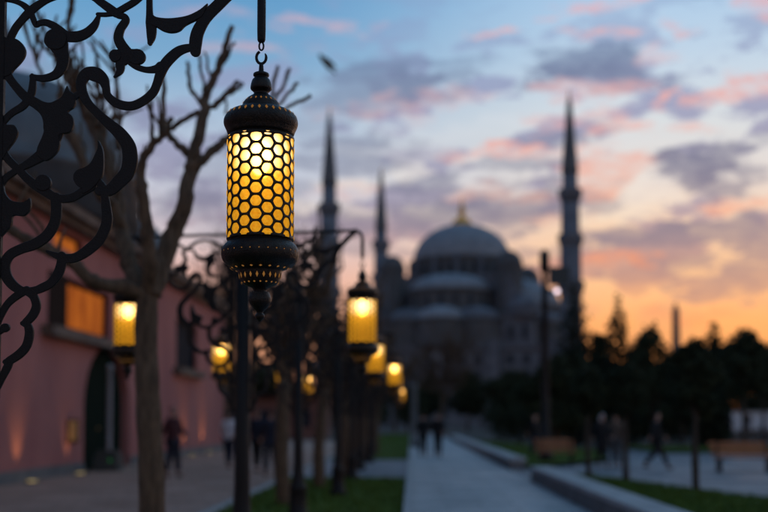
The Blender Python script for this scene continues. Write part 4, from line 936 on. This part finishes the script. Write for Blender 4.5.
    V = [(0, .02, 1.60, (.07, .06)), (0, .012, 1.68, (.088, .098)), (0, .005, 1.735, (.07, .078))]
    if hair == 'whitecloth': V = [(0, .0, 1.5, (.09, .085)), (0, .012, 1.60, (.09, .09))] + [(0, .01, 1.68, (.098, .108)), (0, .005, 1.74, (.078, .085))]
    link('headscarf' if hair == 'whitecloth' else 'hair', skin_mesh('hair', sc_(V), [(i, i + 1) for i in range(len(V) - 1)], M[hair], 2), root)
    for s in (-1, 1):
        hp, kn, an, toe = leg(s, stride * s)
        link('shoe', skin_mesh('shoe', sc_([(an[0], an[1] + .04, an[2] - .035, .045), (an[0], an[1] - .05, max(an[2] - .045, .042), .045), (*toe[:3], .038)]), [(0, 1), (1, 2)], M['blackcloth'], 1), root)
    if bag:
        b_ = thing('shoulder_bag', bag, 'bag', (root.location.x + .26 * k, Y - .02, .78 * k + zoff), rz); build(MB().box(-.07, .07, -.16, .16, 0, .28), 'pouch', M['blackcloth'], b_)
        build(MB().tube([(0, -.12, .28), (-.05, -.06, .5), (-.1, 0, .62), (-.05, .06, .5), (0, .12, .28)], .012, 6), 'strap', M['blackcloth'], b_)
    return root
person('person in maroon jacket and navy trousers standing by the pink wall', 173, 28.0, 1.86, R(60), 'maroon', 'navy', stride=.08, arm=.2)
person('person in pale top walking left of the second lamp post', 229, 33.5, 1.76, R(170), 'whitecloth', 'navy', stride=.2, arm=.22)
person('person in navy coat walking just right of the second lamp post', 257, 31.0, 1.80, R(160), 'navy', 'blackcloth', stride=.16, long_coat=False)
person('person in dark coat nearest on the rosy pavement, right of the navy walker', 271, 28.5, 1.78, R(200), 'navy', 'navy', stride=.22)
person('left person of the black clad pair walking up the grey path', 423, 43.5, 1.76, R(180), 'blackcloth', 'blackcloth', stride=.2)
person('right person of the black clad pair walking up the grey path', 438, 43.0, 1.78, R(172), 'blackcloth', 'blackcloth', stride=.12)
person('dark figure standing left of the tall street light', 535, 42, 1.72, R(40), 'blackcloth', 'navy', stride=.08)
person('distant dark figure right of the tall street light', 568, 62, 1.7, R(90), 'navy', 'blackcloth', stride=.1)
person('woman in white headscarf and long black coat on the plaza', 602, 33.4, 1.70, R(20), 'blackcloth', 'blackcloth', hair='whitecloth', long_coat=True, stride=.06)
person('person in brown jacket beside the woman in the headscarf', 616, 33.8, 1.72, R(-15), 'tan', 'greycloth', stride=.1)
person('person in black striding across the plaza to the right', 657, 32.5, 1.72, R(90), 'blackcloth', 'blackcloth', stride=.36, arm=.3)
person('navy clad figure standing before the white wall, left of two', 730, 82, 1.7, R(10), 'navy', 'navy', zoff=.4)
person('dark clad figure standing before the white wall, right of two', 748, 82, 1.75, R(-10), 'blackcloth', 'navy', zoff=.4)
stp = thing('stone_step', 'low stone platform under the two figures at the white wall', 'step', (26, 82, 0)); build(MB().box(-4, 9, -.9, .9, 0, .4), 'slab', M['kerbside'], stp)

# ------------------------------------------------------------------ bird
b0 = P(325, 62, 24); bd = thing('flying_bird', 'small dark bird gliding in the blue sky right of the sharp lantern', 'bird', b0, R(35))
V = [(0, 0, 0, (.045, .04)), (-.09, 0, .01, .032), (-.14, 0, .02, .022), (-.17, 0, .018, .008), (.1, 0, -.005, .03), (.2, 0, 0, (.03, .008)), (.28, 0, .0, (.045, .004)),
     (-.02, .06, .02, (.05, .01)), (.06, .12, .02, (.045, .006)), (.18, .16, .01, (.02, .004)), (-.02, -.06, .02, (.05, .01)), (.06, -.12, .02, (.045, .006)), (.18, -.16, .01, (.02, .004))]
V = [(a_ * 1.35, b_ * 1.35, c_ * 1.35, tuple(q * 1.9 for q in r_) if hasattr(r_, '__len__') else r_ * 1.9) for a_, b_, c_, r_ in V]
link('body', skin_mesh('body', V, [(0, 1), (1, 2), (2, 3), (0, 4), (4, 5), (5, 6), (0, 7), (7, 8), (8, 9), (0, 10), (10, 11), (11, 12)], M['feather'], 1), bd).rotation_euler = (R(12), R(38), 0)
